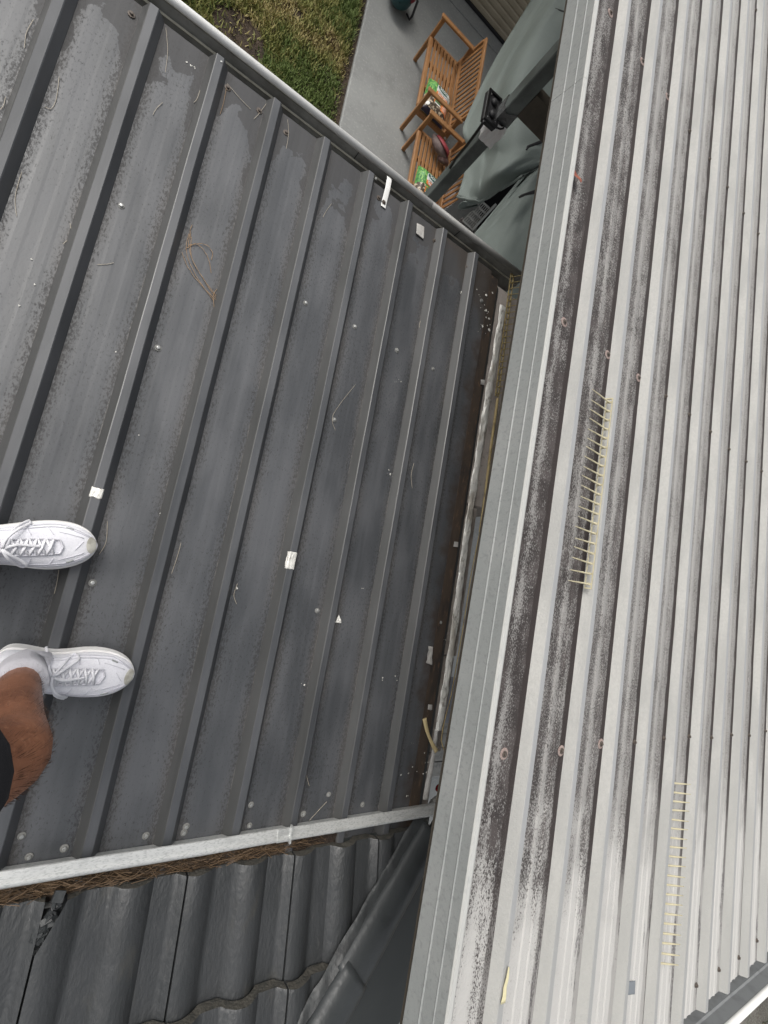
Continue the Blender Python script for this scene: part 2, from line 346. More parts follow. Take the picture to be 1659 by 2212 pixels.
# ------------------------------------------------------------------ setting: ground, lawn, path
GZ = 0.0
MB().grid(lambda a, b: Vector((-60 + 120 * a, -60 + 120 * b, GZ - .05)), 2, 2).build('ground', M_SOIL)
tag(bpy.data.objects['ground'], kind='structure')
PX0 = 1.283
pm = MB(); pm.box((PX0, -6, GZ - .3), (9, 7.66, GZ), bev=.012); pm.box((PX0 + .9, 7.672, GZ - .3), (9, 7.95, GZ + .002), bev=.006); pm.box((PX0, 7.672, GZ - .3), (PX0 + .892, 14, GZ), bev=.006)
tag(pm.build('concrete_path', M_CONC), kind='structure')
def soil_z(x, y): return GZ - .045 + .03 * noise.noise((x * 1.3, y * 1.3, 2)) + .012 * noise.noise((x * 7, y * 7, 5)) - .03 * max(0, 1 - abs(PX0 - x) / .12)
lm = MB().grid(lambda a, b: Vector((-3 + (PX0 + 3) * a, 2 + 9 * b, soil_z(-3 + (PX0 + 3) * a, 2 + 9 * b))), 70, 130)
tag(lm.build('lawn_soil', M_SOIL, smooth=True), kind='structure')
BALD = [(at(520, 78, 4.22), .26, .6), (at(545, 105, 4.22), .2, .45), (at(480, 40, 4.22), .2, .4), (at(640, 25, 4.22), .13, .45), (at(700, 95, 4.22), .12, .3), (at(758, 120, 4.22), .10, .4), (at(770, 60, 4.22), .10, .35), (at(640, 150, 4.22), .12, .25)]
def bald(x, y):
    v = -.12 + .35 * noise.noise((x * 2.6, y * 2.6, 0))
    for c_, r_, k_ in BALD: v += k_ * math.exp(-((x - c_.x) ** 2 + (y - c_.y) ** 2) / r_ ** 2)
    return v
gm = MB(); rnd = random.random
for i in range(80000):
    x = -.9 + (PX0 + .86) * rnd(); y = 3.6 + 4.9 * rnd()
    b = bald(x, y) + .22 * noise.noise((x * 6, y * 6, 1)); edge = PX0 - .03 - x
    if b > .30 and rnd() < .93: continue
    if edge < .05 and rnd() < .55: continue
    g = noise.noise((x * 1.7 + 9, y * 1.7, 4)) + .6 * noise.noise((x * 5, y * 5, 8)) + .55 * b
    q = rnd() * .5
    gm.cur = 0 if g + q < .10 else (1 if g + q < .58 else (2 if g + q < .95 or rnd() < .4 else 3))
    h = .022 + .035 * rnd(); a = rnd() * 6.283; w = .004 + .004 * rnd(); ln = .02 + .045 * rnd(); z = soil_z(x, y)
    dx, dy = math.cos(a), math.sin(a)
    gm.add([(x - dy * w, y + dx * w, z), (x + dy * w, y - dx * w, z), (x + dx * ln * .6 + dy * w * .7, y + dy * ln * .6 - dx * w * .7, z + h * .8), (x + dx * ln, y + dy * ln, z + h)], [(0, 1, 2, 3)])
tag(gm.build('lawn_grass', M_GR, fix=False), 'patchy green and straw coloured lawn grass beside the concrete path', 'grass', kind='stuff')

# ------------------------------------------------------------------ dark ribbed roof
YF, YB = 1.521, -.95                      # front edge over the gutter, back edge under the house gutter
droof = thing('patio_roof', (.4, .3, ZP), 'dark charcoal ribbed metal roof with silver tape patches, under the white shoes', 'roof')
CW, RUN, RH = .0105, .0195, .029           # half crest, wall run, rib height
def pan_profile(x0, x1):                  # points between rib centres, with two shallow stiffeners
    L = x1 - x0; pts = [(x0 + CW, RH), (x0 + CW + .0025, RH - .002), (x0 + CW + RUN, 0)]
    for c in (.36, .64):
        cx = x0 + L * c; pts += [(cx - .016, 0), (cx - .009, .0002), (cx + .009, .0002), (cx + .016, 0)]
    return pts + [(x1 - CW - RUN, 0), (x1 - CW - .0025, RH - .002), (x1 - CW, RH)]
def ysag(y): return 0
ribs = lambda k: RIB0 + PITCH * k
def sheet(k0, k1, last=None, lift=0):
    p = [(ribs(k0) - CW - RUN * .72, RH * .30 + .0016), (ribs(k0) - CW - .0015, RH + .0012), (ribs(k0) - CW + .001, RH + .0018)] if lift else [(ribs(k0) - CW, RH)]
    for k in range(k0, k1):
        p += [(a, b + (.0018 if (lift and k == k0 and b > .02) else 0)) for a, b in pan_profile(ribs(k), ribs(k + 1))]
    if last: p += last
    else: p += [(ribs(k1) + CW, RH), (ribs(k1) + CW + RUN * .6, RH * .45)]
    m = MB(); N = 24
    for j in range(N):
        ya, yb = YB + (YF - YB) * j / N, YB + (YF - YB) * (j + 1) / N
        m.extrude(p, lambda q: (q[0] + .0010 * noise.noise((q[0] * 3, ya * 4, 0)), ya, ZP + q[1] + .0012 * noise.noise((q[0] * 9, ya * 3, 3))),
                  lambda q: (q[0] + .0010 * noise.noise((q[0] * 3, yb * 4, 0)), yb, ZP + q[1] + .0012 * noise.noise((q[0] * 9, yb * 3, 3))), closed=False)
    o = m.build('roof_sheet', M_DARK, droof, fix=False)
    bm = bmesh.new(); bm.from_mesh(o.data); bmesh.ops.remove_doubles(bm, verts=bm.verts, dist=.0002)
    bmesh.ops.recalc_face_normals(bm, faces=bm.faces)
    if sum(f.normal.z for f in bm.faces) < 0: bmesh.ops.reverse_faces(bm, faces=bm.faces)
    bm.to_mesh(o.data); bm.free()
    sd = o.modifiers.new('thickness', 'SOLIDIFY'); sd.thickness = .0012; sd.offset = -1
    return o
sheet(-6, -4); sheet(-4, -1, lift=1); sheet(-1, 2, lift=1)
rk5 = ribs(5)
sheet(2, 5, last=[(rk5 + CW, RH), (rk5 + CW + .0025, RH - .002), (rk5 + CW + RUN, 0), (1.283, 0)], lift=1)
# rusty edge flashing and its dark downturn
m = MB(); m.extrude([(1.270, .0022), (1.318, .0030), (1.318, .0012), (1.270, .0006)], lambda q: (q[0], -.90, ZP + q[1]), lambda q: (q[0] + .010, 1.50, ZP + q[1])); m.build('edge_flashing', M_RUST, droof)
m = MB(); m.extrude([(1.3185, .001), (1.345, -.012), (1.345, -.06), (1.3185, -.05)], lambda q: (q[0], -.90, ZP + q[1]), lambda q: (q[0] + .008, 1.47, ZP + q[1])); m.build('downturn', M_BITU, droof)
# screws
SC = MB(); SC.lathe([(.0088, 0), (.0086, .0016), (.0068, .002)], (0, 0, 0), 14); SC.cur = 1; SC.lathe([(.0046, .0019), (.0046, .0062), (.003, .0066)], (0, 0, 0), 6)
sc_me = SC.mesh('screw', [M_RUBBER, M_SCREW]); SCd = SC.mesh('screw', [M_SCREWD, M_SCREWD])
def screw(px, py, d, me, parent, s=1.0):
    p = at(px, py, d); o = bpy.data.objects.new('screw', me); COL.objects.link(o); o.parent = parent; o.location = p - parent.location; o.scale = (s, s, s)
    o.rotation_euler = (random.uniform(-.1, .1), random.uniform(-.1, .1), rnd() * 6); return o
for q in [(341, 752), (200, 1259), (722, 907), (685, 1319), (47, 1805), (542, 1738), (710, 1716), (262, 445), (660, 655), (766, 706), (857, 757), (935, 797), (315, 1805), (139, 1832), (63, 1850), (402, 1785), (397, 1798), (539, 1783), (655, 1758), (783, 1738), (951, 1345), (930, 1530), (1040, 650)]:
    screw(*q, D_PAN - .0005, sc_me, droof, .95 + .2 * rnd())
for q in [(284, 32), (492, 190), (560, 240), (618, 287), (818, 428), (938, 521), (1008, 578)]:
    screw(*q, D_PAN - .0005, SCd, droof, 1.15)
for q in [(478, 135), (812, 386)]: screw(*q, D_CR, sc_me, droof, .6)
# tape patches over rib crests
def tape_on_rib(k, yc, L, wd, mt, lab):
    x = ribs(k); prof = [(-CW - wd, RH * (1 - wd / RUN * .9)), (-CW - .002, RH + .0016), (0, RH + .0022), (CW + .002, RH + .0016), (CW + wd * .8, RH * (1 - wd / RUN * .7))]
    def f(a, b):
        i = a * (len(prof) - 1); j = min(int(i), len(prof) - 2); u = i - j
        px = prof[j][0] * (1 - u) + prof[j + 1][0] * u; pz = prof[j][1] * (1 - u) + prof[j + 1][1] * u
        y = yc + (b - .5) * (L + .006 * noise.noise((a * 4, b, k))) 
        return Vector((x + px, y, ZP + pz + .0016 + .0012 * noise.noise((a * 9, b * 8, k * 3.1))))
    o = MB().grid(f, 16, 14).build('tape_patch', mt, droof, smooth=True); sd = o.modifiers.new('t', 'SOLIDIFY'); sd.thickness = .0006; tag(o, lab); return o
tp = at(214, 1066, D_CR); tape_on_rib(-1, tp.y, .026, .006, M_FOIL, 'small square silver tape over a rib above the upper shoe')
tp = at(630, 1211, D_CR); tape_on_rib(2, tp.y, .056, .008, M_FOIL, 'larger silver tape wrapped over a rib in the middle of the roof')
def patch(name, pts, d, mt, parent, lab=None, thick=.0012, rough=.002):
    P = [at(*q, d) for q in pts]
    f = lambda a, b: (P[0] * (1 - a) + P[1] * a) * (1 - b) + (P[3] * (1 - a) + P[2] * a) * b
    o = MB().grid(lambda a, b: f(a, b) + Vector((0, 0, .0022 + rough * (noise.noise(f(a, b) * 60) + .5))), 10, 10).build(name, mt, parent, smooth=True)
    sd = o.modifiers.new('t', 'SOLIDIFY'); sd.thickness = thick
    if lab: tag(o, lab)
    return o
patch('tape_patch', [(900, 482), (916, 491), (914, 517), (898, 505)], D_PAN - .004, M_TAPEG, droof, 'grey square of cloth tape in the pan near the front gutter')
patch('tape_patch', [(731, 1328), (736, 1340), (737, 1346), (724, 1345)], D_PAN - .002, M_FOIL, droof, 'torn triangle of silver foil beside a rib')
patch('tape_patch', [(925, 1395), (934, 1397), (931, 1436), (920, 1432)], D_PAN - .004, M_TAPEG, droof, 'curled grey tape stub on the rusty edge', rough=.006)
for q in [(1043, 826), (985, 1176), (929, 1527)]:
    patch('tape_patch', [(q[0] - 5, q[1] - 6), (q[0] + 4, q[1] - 5), (q[0] + 3, q[1] + 6), (q[0] - 6, q[1] + 5)], D_PAN - .004, M_TAPEG, droof, rough=.003)
# foil strip along the right hand edge (two lengths) with a thin bare trim below it
def strip(pts, w, h, mt, name, parent, n=60, rough=.004, lab=None):
    P = [Vector(q) for q in pts]
    def f(a, b):
        c = catmull(P, b); ang = (a - .5) * 2.6
        w_ = w * (.86 + .28 * noise.noise((c.y * 9, 4, w * 50))); return c + Vector((math.sin(ang) * w_ / 2 / math.sin(1.3), 0, h * (math.cos(ang) - math.cos(1.3)) / (1 - math.cos(1.3)))) + Vector((noise.noise((a * 3, c.y * 22, 1)), 0, noise.noise((a * 4, c.y * 26, 7)))) * rough
    o = MB().grid(f, 10, n).build(name, mt, parent, smooth=True); sd = o.modifiers.new('t', 'SOLIDIFY'); sd.thickness = .0006
    if lab: tag(o, lab)
    return o
DF = 1.412
strip([at(1087, 662, DF), at(1066, 790, DF), at(1055.5, 850, DF), at(1035, 975, DF)], .046, .0045, M_FOIL, 'foil_strip', droof, 110, .0035, 'bright crinkled upper foil strip along the right roof edge')
strip([at(1035.5, 972, DF), at(1016, 1100, DF), at(1003, 1190, DF), at(985, 1330, DF), at(963, 1480, DF), at(947, 1578, DF)], .042, .0045, M_FOIL, 'foil_strip', droof, 140, .0035, 'long lower foil strip along the right roof edge')
strip([at(943, 1575, DF + .005), at(932, 1650, DF + .005), at(918, 1726, DF + .005)], .026, .009, M_TAPEG, 'edge_trim', droof, 30, .002)
# lath and loose wire beside the foil
m = MB(); pts = [at(1075, 860, 1.425), at(1061, 960, 1.425), at(1049, 1060, 1.425), at(1037, 1150, 1.425)]; m.tube(pts, .0065, 6); m.build('lath', M_LATH, droof)
m = MB(); m.tube([at(1036, 1150, 1.425), at(1018, 1240, 1.425), at(998, 1370, 1.425), at(975, 1500, 1.425), at(957, 1570, 1.42), at(953, 1600, 1.418), at(957, 1614, 1.415), at(961, 1624, 1.415)], .0022, 6); m.build('wire', M_LATH, droof)

# front gutter: two lengths, each with bead and ledge
GP = [(0, -.075), (.0, -.115), (.095, -.115), (.097, -.05), (.1035, -.046), (.104, -.012), (.098, -.004)]
def gutter(x0, x1, bead, yoff=0):
    m = MB(); back = YF - .03
    outer = [(p[0] * 1.0, p[1]) for p in GP]
    prof = outer + [(p[0] + (.0016 if i > 1 else -.0016), p[1] - .0016) for i, p in reversed(list(enumerate(outer)))]
    mp = lambda X: (lambda q: (X, back + q[0] + yoff, ZP + q[1] + .006))
    m.extrude(prof, mp(x0), mp(x1)); g = m.build('gutter_length', M_GUT, droof)
    b = MB(); b.tube([(x0, back + .1105 + yoff, ZP + .0085), (x1, back + .1105 + yoff, ZP + .0085)], .0130, 14); bo = b.build('bead', bead, g, smooth=True)
    l = MB(); l.box((x0 + .001, back + .0925, ZP + .006 - .0455), (x1 - .001, back + .1005, ZP + .006 - .0432)); l.build('ledge', M_LINE, g)
    return g
xj = at(938, 412, 1.42).x
gutter(-1.5, xj - .0006, M_LIPW); gutter(xj + .0006, 1.50, M_LIPG)
m = MB()
for q in ((776, 325), (1000, 460)):
    X = at(*q, 1.43).x
    m.box((X - .0012, YF + .0700, ZP - .04), (X + .0012, YF + .0722, ZP + .002))
m.build('joint_sealant', M_RUBB, droof)
# strap bracket
pa, pb = at(841, 388, 1.415), at(829, 440, D_PAN - .003)
m = MB(); m.tube([pa + Vector((0, .012, -.004)), pa, pa * .6 + pb * .4 + Vector((0, 0, .004)), pb + Vector((0, .008, .001)), pb + Vector((0, -.016, .001))], .011, 8, flat=.12); tag(m.build('gutter_strap', M_LIPW, droof), 'pale metal strap tying the front gutter to the roof pan')
screw(829, 437, D_PAN - .006, SCd, droof, 1.0)
# bird droppings, scuffs
dm = MB()
def splat(px, py, d, r):
    p = at(px, py, d); n = 9; dm.add([p + Vector((0, 0, .0012))] + [p + Vector((math.cos(a * 6.283 / n) * r * random.uniform(.25, 1.5), math.sin(a * 6.283 / n) * r * random.uniform(.25, 1.7), .0004)) for a in range(n)], [(0, 1 + a, 1 + (a + 1) % n) for a in range(n)])
for q in [(405, 133), (411, 140), (420, 147), (691, 388), (696, 391), (688, 393), (861, 822), (857, 826), (840, 1021), (842, 1024), (823, 1466), (858, 1466), (881, 1670), (868, 1675), (905, 1634), (907, 1640), (911, 1629), (1035, 640), (1047, 632), (1050, 645), (1040, 662), (1043, 700), (1046, 705), (1038, 712), (995, 630), (993, 680), (978, 1228), (975, 1235), (962, 1380), (951, 1366), (948, 1384), (880, 1720), (905, 1700), (515, 1271), (512, 1270), (784, 1270), (735, 1245), (655, 1480), (350, 1110), (905, 1605), (892, 1605), (903, 1720), (1004, 1020), (1009, 1010)]:
    for _ in range(2): splat(q[0] + random.gauss(0, 1.8), q[1] + random.gauss(0, 2.2), D_PAN - .001, random.uniform(.0008, .0030))
for _ in range(20):
    splat(random.gauss(1046, 9), random.gauss(665, 42), D_PAN - .003, random.uniform(.001, .0062) ** 1.0)
for _ in range(9): splat(random.gauss(905, 16), random.gauss(1660, 32), D_PAN - .003, random.uniform(.001, .0035))
for q in [(68, 560), (42, 660), (75, 615), (300, 940), (250, 760)]: splat(*q, D_PAN - .002, .002)
tag(dm.build('bird_droppings', M_DROP, droof), kind='stuff')

# ------------------------------------------------------------------ wall coping between the two roofs
wall = thing('boundary_wall', (1.41, .3, 0), 'narrow weathered boundary wall seen in the gap between both metal roofs', 'wall')
DW = 1.452
M_COPE = mat('lit_coping', (.50, .455, .425), .85, var=[(9, .45, .68, (.34, .30, .275), .8), (50, .55, .7, (.22, .195, .175), .6)], bump=(60, .5, .006))  # upper coping only: made paler, the light on it put into the colour
def wseg(y0, y1, x0, x1, dz=0): 
    m = MB(); m.box((x0, y0, GZ), (x1, y1, CAMZ - DW + dz), bev=.006); return m.build('coping', M_COPE if y0 > .4 else M_MASON, wall)
wseg(.42, 1.50, 1.352, 1.60); wseg(-.235, .414, 1.350, 1.432, .002); wseg(-.62, -.24, 1.348, 1.425, -.002); wseg(-.90, -.625, 1.345, 1.40, -.006)

# ------------------------------------------------------------------ pale ribbed roof on the right
LX, LT, LD, LS = 1.0266, .0333, .7708, .0044
def LR(u, v, w): return Vector((LX + u + LT * v, v, CAMZ - (LD + LS * v) + w))
lroof = thing('carport_roof', LR(1, 1, 0), 'pale grey lichen stained ribbed metal roof on the right, higher than the dark one', 'roof')
V0, V1 = -1.240, 7.7
LRH = .0215
def lsheet(k0, k1, first=False):
    p = [(-.128, 0)] if first else [(PITCH * k0 - .0012, .0005)]
    for k in range(k0, k1):
        b = PITCH * k
        p += [(b - .0005, 0)] if not (k == k0 and not first) else []
        p += [(b + .016, LRH), (b + .019, LRH + .001), (b + .036, LRH + .001), (b + .039, LRH - .001), (b + .054, 0)]
        if k < k1 - 1 or True:
            for c in (.42, .66): x = b + .054 + .136 * c; p += [(x - .007, 0), (x - .003, .0022), (x + .003, .0022), (x + .007, 0)]
    p += [(PITCH * k1 - .0028, .0)]
    m = MB(); N = 90
    hz = lambda q, v: q[1] + .0012 * noise.noise((q[0] * 6, v * 2.5, 4)) + .0009 * noise.noise((q[0] * 25, v * 9, 1))
    for j in range(N):
        a, b = V0 + (V1 - V0) * j / N, V0 + (V1 - V0) * (j + 1) / N
        m.extrude(p, lambda q: LR(q[0], a, hz(q, a)), lambda q: LR(q[0], b, hz(q, b)), closed=False)
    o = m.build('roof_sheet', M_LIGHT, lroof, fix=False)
    bm = bmesh.new(); bm.from_mesh(o.data); bmesh.ops.remove_doubles(bm, verts=bm.verts, dist=.0002); bmesh.ops.recalc_face_normals(bm, faces=bm.faces)
    if sum(f.normal.z for f in bm.faces) < 0: bmesh.ops.reverse_faces(bm, faces=bm.faces)
    bm.to_mesh(o.data); bm.free()
    sd = o.modifiers.new('thickness', 'SOLIDIFY'); sd.thickness = .0022; sd.offset = -1
    return o
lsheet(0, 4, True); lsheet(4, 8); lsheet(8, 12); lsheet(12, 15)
# barge flashing: cap lip and a face with two pressed lines
FP = [(-.1285, .003), (-.1300, .0225), (-.137, .026), (-.1475, .0255), (-.1500, .021), (-.1520, -.004), (-.1545, -.006), (-.1535, -.0085), (-.1560, -.040), (-.1588, -.0425), (-.1575, -.045), (-.1610, -.085), (-.152, -.088), (-.146, -.02), (-.134, .015), (-.127, .001)]
for j, (a, b) in enumerate([(-1.9, 1.62), (1.6215, 7.8)]):
    m = MB(); m.extrude(FP[:5] + FP[13:], lambda q: LR(q[0], a, q[1] ), lambda q: LR(q[0], b, q[1])); m.build('barge_cap', M_LIP, lroof)
    m = MB(); m.extrude(FP[4:14], lambda q: LR(q[0] - .0008, a, q[1]), lambda q: LR(q[0] - .0008, b, q[1])); m.build('barge_flashing', M_FLASH, lroof)
# timber behind the barge so that it stands on something
m = MB(); m.extrude([(-.145, -.11), (-.10, -.11), (-.10, -.012), (-.138, -.012)], lambda q: LR(q[0], -1.15, q[1]), lambda q: LR(q[0], 7.7, q[1])); m.build('barge_board', M_BRACE, lroof)
for v in (-1.05, .9, 2.7, 4.5, 6.2, 7.6):
    m = MB(); m.extrude([(-.09, -.12), (2.9, -.12), (2.9, -.006), (-.09, -.006)], lambda q: LR(q[0], v - .025, q[1]), lambda q: LR(q[0], v + .025, q[1])); m.build('purlin', M_BRACE, lroof)
# eave gutter at the lower right corner
gp = [(-1.245, .80), (-1.245, .875), (-1.335, .875), (-1.350, .86), (-1.352, .806), (-1.360, .803), (-1.3615, .756), (-1.3635, .756), (-1.3625, .805), (-1.3545, .808), (-1.3525, .862), (-1.337, .8775), (-1.243, .8775), (-1.243, .80)]
m = MB(); m.extrude(gp, lambda q: Vector((1.6, q[0], CAMZ - q[1])), lambda q: Vector((5, q[0], CAMZ - q[1]))); g = m.build('eave_gutter', mat('grey_eave_gutter', (.24, .25, .255), .5, var=[(20, .45, .7, (.17, .175, .18), .7)]), lroof)
b = MB(); b.tube([(1.6, -1.371, CAMZ - .7555), (5, -1.371, CAMZ - .7555)], .0125, 12); b.build('bead', M_LIPW, g, smooth=True)
m = MB(); m.box((1.6, -1.235, CAMZ - .93), (5, -1.215, CAMZ - .785)); m.build('fascia', M_FLASH, lroof)
# screws in the pans
SL = MB(); SL.lathe([(.0145, 0), (.0125, .0012), (.0095, .0016)], (0, 0, 0), 16); SL.cur = 1; SL.lathe([(.0085, .0015), (.0078, .003)], (0, 0, 0), 14); SL.cur = 2; SL.lathe([(.0045, .003), (.0045, .0065), (.003, .007)], (0, 0, 0), 6)
sl_me = SL.mesh('screw', [M_RING, M_SCREWD, M_SCREWD])
SL2 = MB(); SL2.lathe([(.0082, 0), (.0075, .003)], (0, 0, 0), 14); SL2.cur = 1; SL2.lathe([(.0045, .003), (.0045, .0065), (.003, .007)], (0, 0, 0), 6); sl2 = SL2.mesh('screw', [M_SCREWD, M_SCREWD])
def lscrew(u, v, me):
    o = bpy.data.objects.new('screw', me); COL.objects.link(o); o.parent = lroof; o.location = LR(u, v, .0012) - lroof.location; o.rotation_euler.z = rnd() * 6
for v in (-1.165, -.345, .835, 2.03, 3.3, 4.5):
    for k in range(0, 13):
        if v == -1.165 and k < 6: continue
        off = (-.056 if k == 0 and v < 1 else (-.040 if k == 0 else -.016)); vv = v + random.uniform(-.012, .012)
        lscrew(PITCH * k + off, vv, sl_me if (k < 3 and v > -1) else sl2)
patch('tape_patch', [(1096, 2086), (1099, 2088), (1089, 2163), (1080, 2168)], LD - LRH - .007, M_YEL, lroof, 'pale yellow tape strip on a rib near the bottom of the pale roof')
patch('tape_patch', [(1355, 2119), (1371, 2117), (1369, 2146), (1354, 2148)], LD - .004, M_GPAT, lroof, 'mid grey patch in a pan near the lower eave', rough=.001)
# posts that carry the pale roof are set back out of sight, one shows
# ------------------------------------------------------------------ house: tiled roof, hip, gutter
house = thing('tiled_house_roof', (.5, -1.0, CAMZ - 1.37), 'dark grey painted concrete tile roof with mortared hip at the bottom of the picture', 'roof')
TC, TG, TL, TTH = .322, .293, .40, .028
TPH = math.tan(rad(12)); JX = .464; EY, ED = -.870, 1.392
def th(x):                                    # tile cross-section height at world x
    f = (x - (JX - .024)) % (TC / 2)
    if f < .103: s = math.sin(math.pi * f / .103); return .027 * (s ** .8 if s > 0 else 0)
    return 0.
def hip_x(y): return 1.35 + (y + .89) * 1.12
def tile_z(x, y, c): return CAMZ - ED + c * (TG * TPH + .040) + (EY - c * TG - y) * TPH + th(x)
def tile_mesh(j, c, broken=False):
    x0 = JX + j * TC + .0024; x1 = JX + (j + 1) * TC - .0024; y0 = EY - c * TG; nx, ny = 40, 4
    m = MB()
    def top(a, b): 
        x = x0 + (x1 - x0) * a; y = y0 - TL * b
        z = tile_z(x, y, c) + (0 if b > 0 else -.003) + .0012 * noise.noise((x * 25, y * 25, c))
        return Vector((x, y + (.0 if b > 0 else .003) + .002 * noise.noise((x * 40, c, 1)) * (b == 0), z))
    bs = [0, .01, .25, .5, .75, 1.]
    vs = [top(i / nx, b) for b in bs for i in range(nx + 1)] + [top(i / nx, b) + Vector((0, 0, -TTH)) for b in bs for i in range(nx + 1)]
    n1 = nx + 1; K = len(bs) * n1; fs = []; mi = []
    for r_ in range(len(bs) - 1):
        for i in range(nx):
            a = r_ * n1 + i; fs.append((a, a + 1, a + n1 + 1, a + n1)); mi.append(0); fs.append((K + a + n1, K + a + n1 + 1, K + a + 1, K + a)); mi.append(0)
    for i in range(nx): fs.append((i, K + i, K + i + 1, i + 1)); mi.append(1)
    for r_ in range(len(bs) - 1):
        for i in (0, nx): a = r_ * n1 + i; fs.append((a, a + n1, K + a + n1, K + a)); mi.append(0)
    m.v = [tuple(v) for v in vs]; m.f = fs; m.mi = mi
    return m
for c in range(0, 5):
    for j in range(-6, 4):
        yc = EY - c * TG; 
        if JX + j * TC > hip_x(yc) : continue
        m = tile_mesh(j, c); me = m.mesh('tile', [M_TILE, M_TILEN])
        bm = bmesh.new(); bm.from_mesh(me)
        def cut(co, no):
            bmesh.ops.bisect_plane(bm, geom=bm.verts[:] + bm.edges[:] + bm.faces[:], plane_co=co, plane_no=no, clear_outer=True)
        cut((1.35 - .012, -.89, 0), Vector((1, -1.12, 0)).normalized())
        if c == 0 and j == -1:                                # snapped corner
            A_, B_ = at(80, 2046, 1.37), at(150, 1938, 1.37); dd = B_ - A_; no = Vector((-dd.y, dd.x, 0)).normalized(); no = no if no.x < 0 else -no
            cut(tuple(A_), no)
        bm.to_mesh(me); nf = len(bm.faces); bm.free()
        if nf: smooth_by_angle(put('tile', me, house), 40)
# rubble where the corner snapped
m = MB()
for i in range(40):
    t = rnd(); p = at(75 + 55 * t + random.gauss(0, 5), 2045 - 105 * t + random.gauss(0, 6), 1.372); s = random.uniform(.004, .012)
    m.box((-s, -s, -s * .6), (s, s, s * .6), Matrix.Translation(p) @ Matrix.Rotation(rnd() * 3, 4, 'Z') @ Matrix.Rotation(rnd(), 4, 'X'))
m.box((0, 0, 0), (.001, .001, .001), Matrix.Translation(at(90, 2000, 1.40)))
tag(m.build('broken_mortar', M_MORT, house), kind='stuff')
# underlay so that nothing shows between the tiles
m = MB(); m.add([(-1.6, EY + .0, CAMZ - ED - .03), (1.33, EY, CAMZ - ED - .03), (hip_x(-2.4), -2.4, CAMZ - ED - .03 + 1.55 * TPH * 1.3), (-1.6, -2.4, CAMZ - ED - .03 + 1.55 * TPH * 1.3)], [(0, 1, 2, 3)]); m.build('underlay', M_SHEETD, house)
# hip caps bedded in mortar
def hipP(t, dz=0): y = -.90 - .75 * t; return Vector((hip_x(y) - .01, y, CAMZ - ED + (EY - y) * (TPH + .040 / TG) + .038 + dz))
hd = (hipP(1) - hipP(0)).normalized(); hs_ = Vector((hd.y, -hd.x, 0)).normalized()
L0 = (hipP(1) - hipP(0)).length
for i, (a, b, w0, w1) in enumerate([(-.03, .40, .064, .075), (.37, .80, .066, .078), (.77, 1.2, .066, .078), (1.17, 1.6, .066, .078)]):
    def f(u, v):
        t = a + (b - a) * v; ang = (u - .5) * math.pi; w = (w0 * (1 - v) + w1 * v) * 1.0
        p = hipP(t); q = p + hs_ * math.sin(ang) * w + Vector((0, 0, math.cos(ang) * .045 - .03 + .006 * i * 0))
        return q + Vector((0, 0, .0022 * noise.noise(q * 12) + .0012 * noise.noise(q * 60) - .012 * (v if i < 3 else 0)))
    o = MB().grid(f, 22, 26).build('ridge_cap', M_CAP, house, smooth=True); sd = o.modifiers.new('t', 'SOLIDIFY'); sd.thickness = .012
m = MB()
for sgn in (-1, 1):
    def f(u, v):
        p = hipP(-.03 + 1.5 * v) + hs_ * sgn * (.05 + .045 * u + .012 * noise.noise((v * 14, u * 2, sgn)) ); z = -.018 - .030 * u
        return p + Vector((0, 0, z + (.003 + .003 * u) * noise.noise(p * 22 + Vector((0, 0, u))) + .0012 * noise.noise(p * 70)))
    m.grid(f, 10, 150)
tag(m.build('hip_mortar', M_MORT, house, smooth=True), kind='stuff')
# smooth dark sheet falling away behind the hip
m = MB(); a0, a1 = hipP(-.06), hipP(2.2); dn = Vector((.62, .0, -.17))
m.grid(lambda u, v: (a0 * (1 - v) + a1 * v) + dn * u + Vector((.02, 0, -.05)), 6, 6); o = m.build('hip_sheet', M_SHEETD, house); sd = o.modifiers.new('t', 'SOLIDIFY'); sd.thickness = .01
m = MB(); m.box((-1.6, -2.3, GZ), (1.10, -.98, CAMZ - ED - .06)); m.build('house_wall', M_MASON, house)
# house gutter with galvanised bead
GL = 1.378
hg = MB(); yb = -.778
prof = [(-.800, -.002), (-.800, -.010), (-.803, -.045), (-.815, -.064), (-.885, -.066), (-.890, -.02), (-.893, -.02), (-.888, -.070), (-.812, -.069), (-.799, -.048), (-.795, -.004)]
hg.extrude(prof, lambda q: (-1.6, q[0], CAMZ - GL + q[1]), lambda q: (1.40, q[0], CAMZ - GL + q[1])); gut = hg.build('house_gutter', M_GALV, house)
bd = MB(); bp = [(-.7825, -.004), (-.7832, -.0005), (-.785, .0008), (-.8015, .0018), (-.8035, .0030), (-.806, .0062), (-.812, .0078), (-.817, .0062), (-.8205, .001), (-.8205, -.004), (-.817, -.008), (-.79, -.0055)]
N = 40
for j in range(N):
    x0, x1 = -1.6 + 2.995 * j / N, -1.6 + 2.995 * (j + 1) / N
    wv = lambda x: .0016 * noise.noise((x * 3, 0, 0)) + .0006 * noise.noise((x * 13, 0, 0))
    bd.extrude(bp, lambda q: (x0, q[0] + wv(x0), CAMZ - GL + q[1]), lambda q: (x1, q[0] + wv(x1), CAMZ - GL + q[1]), caps=False)
o = bd.build('galvanised_bead', M_GALV, gut); smooth_by_angle(o, 50)
jx = at(614, 1797, GL).x
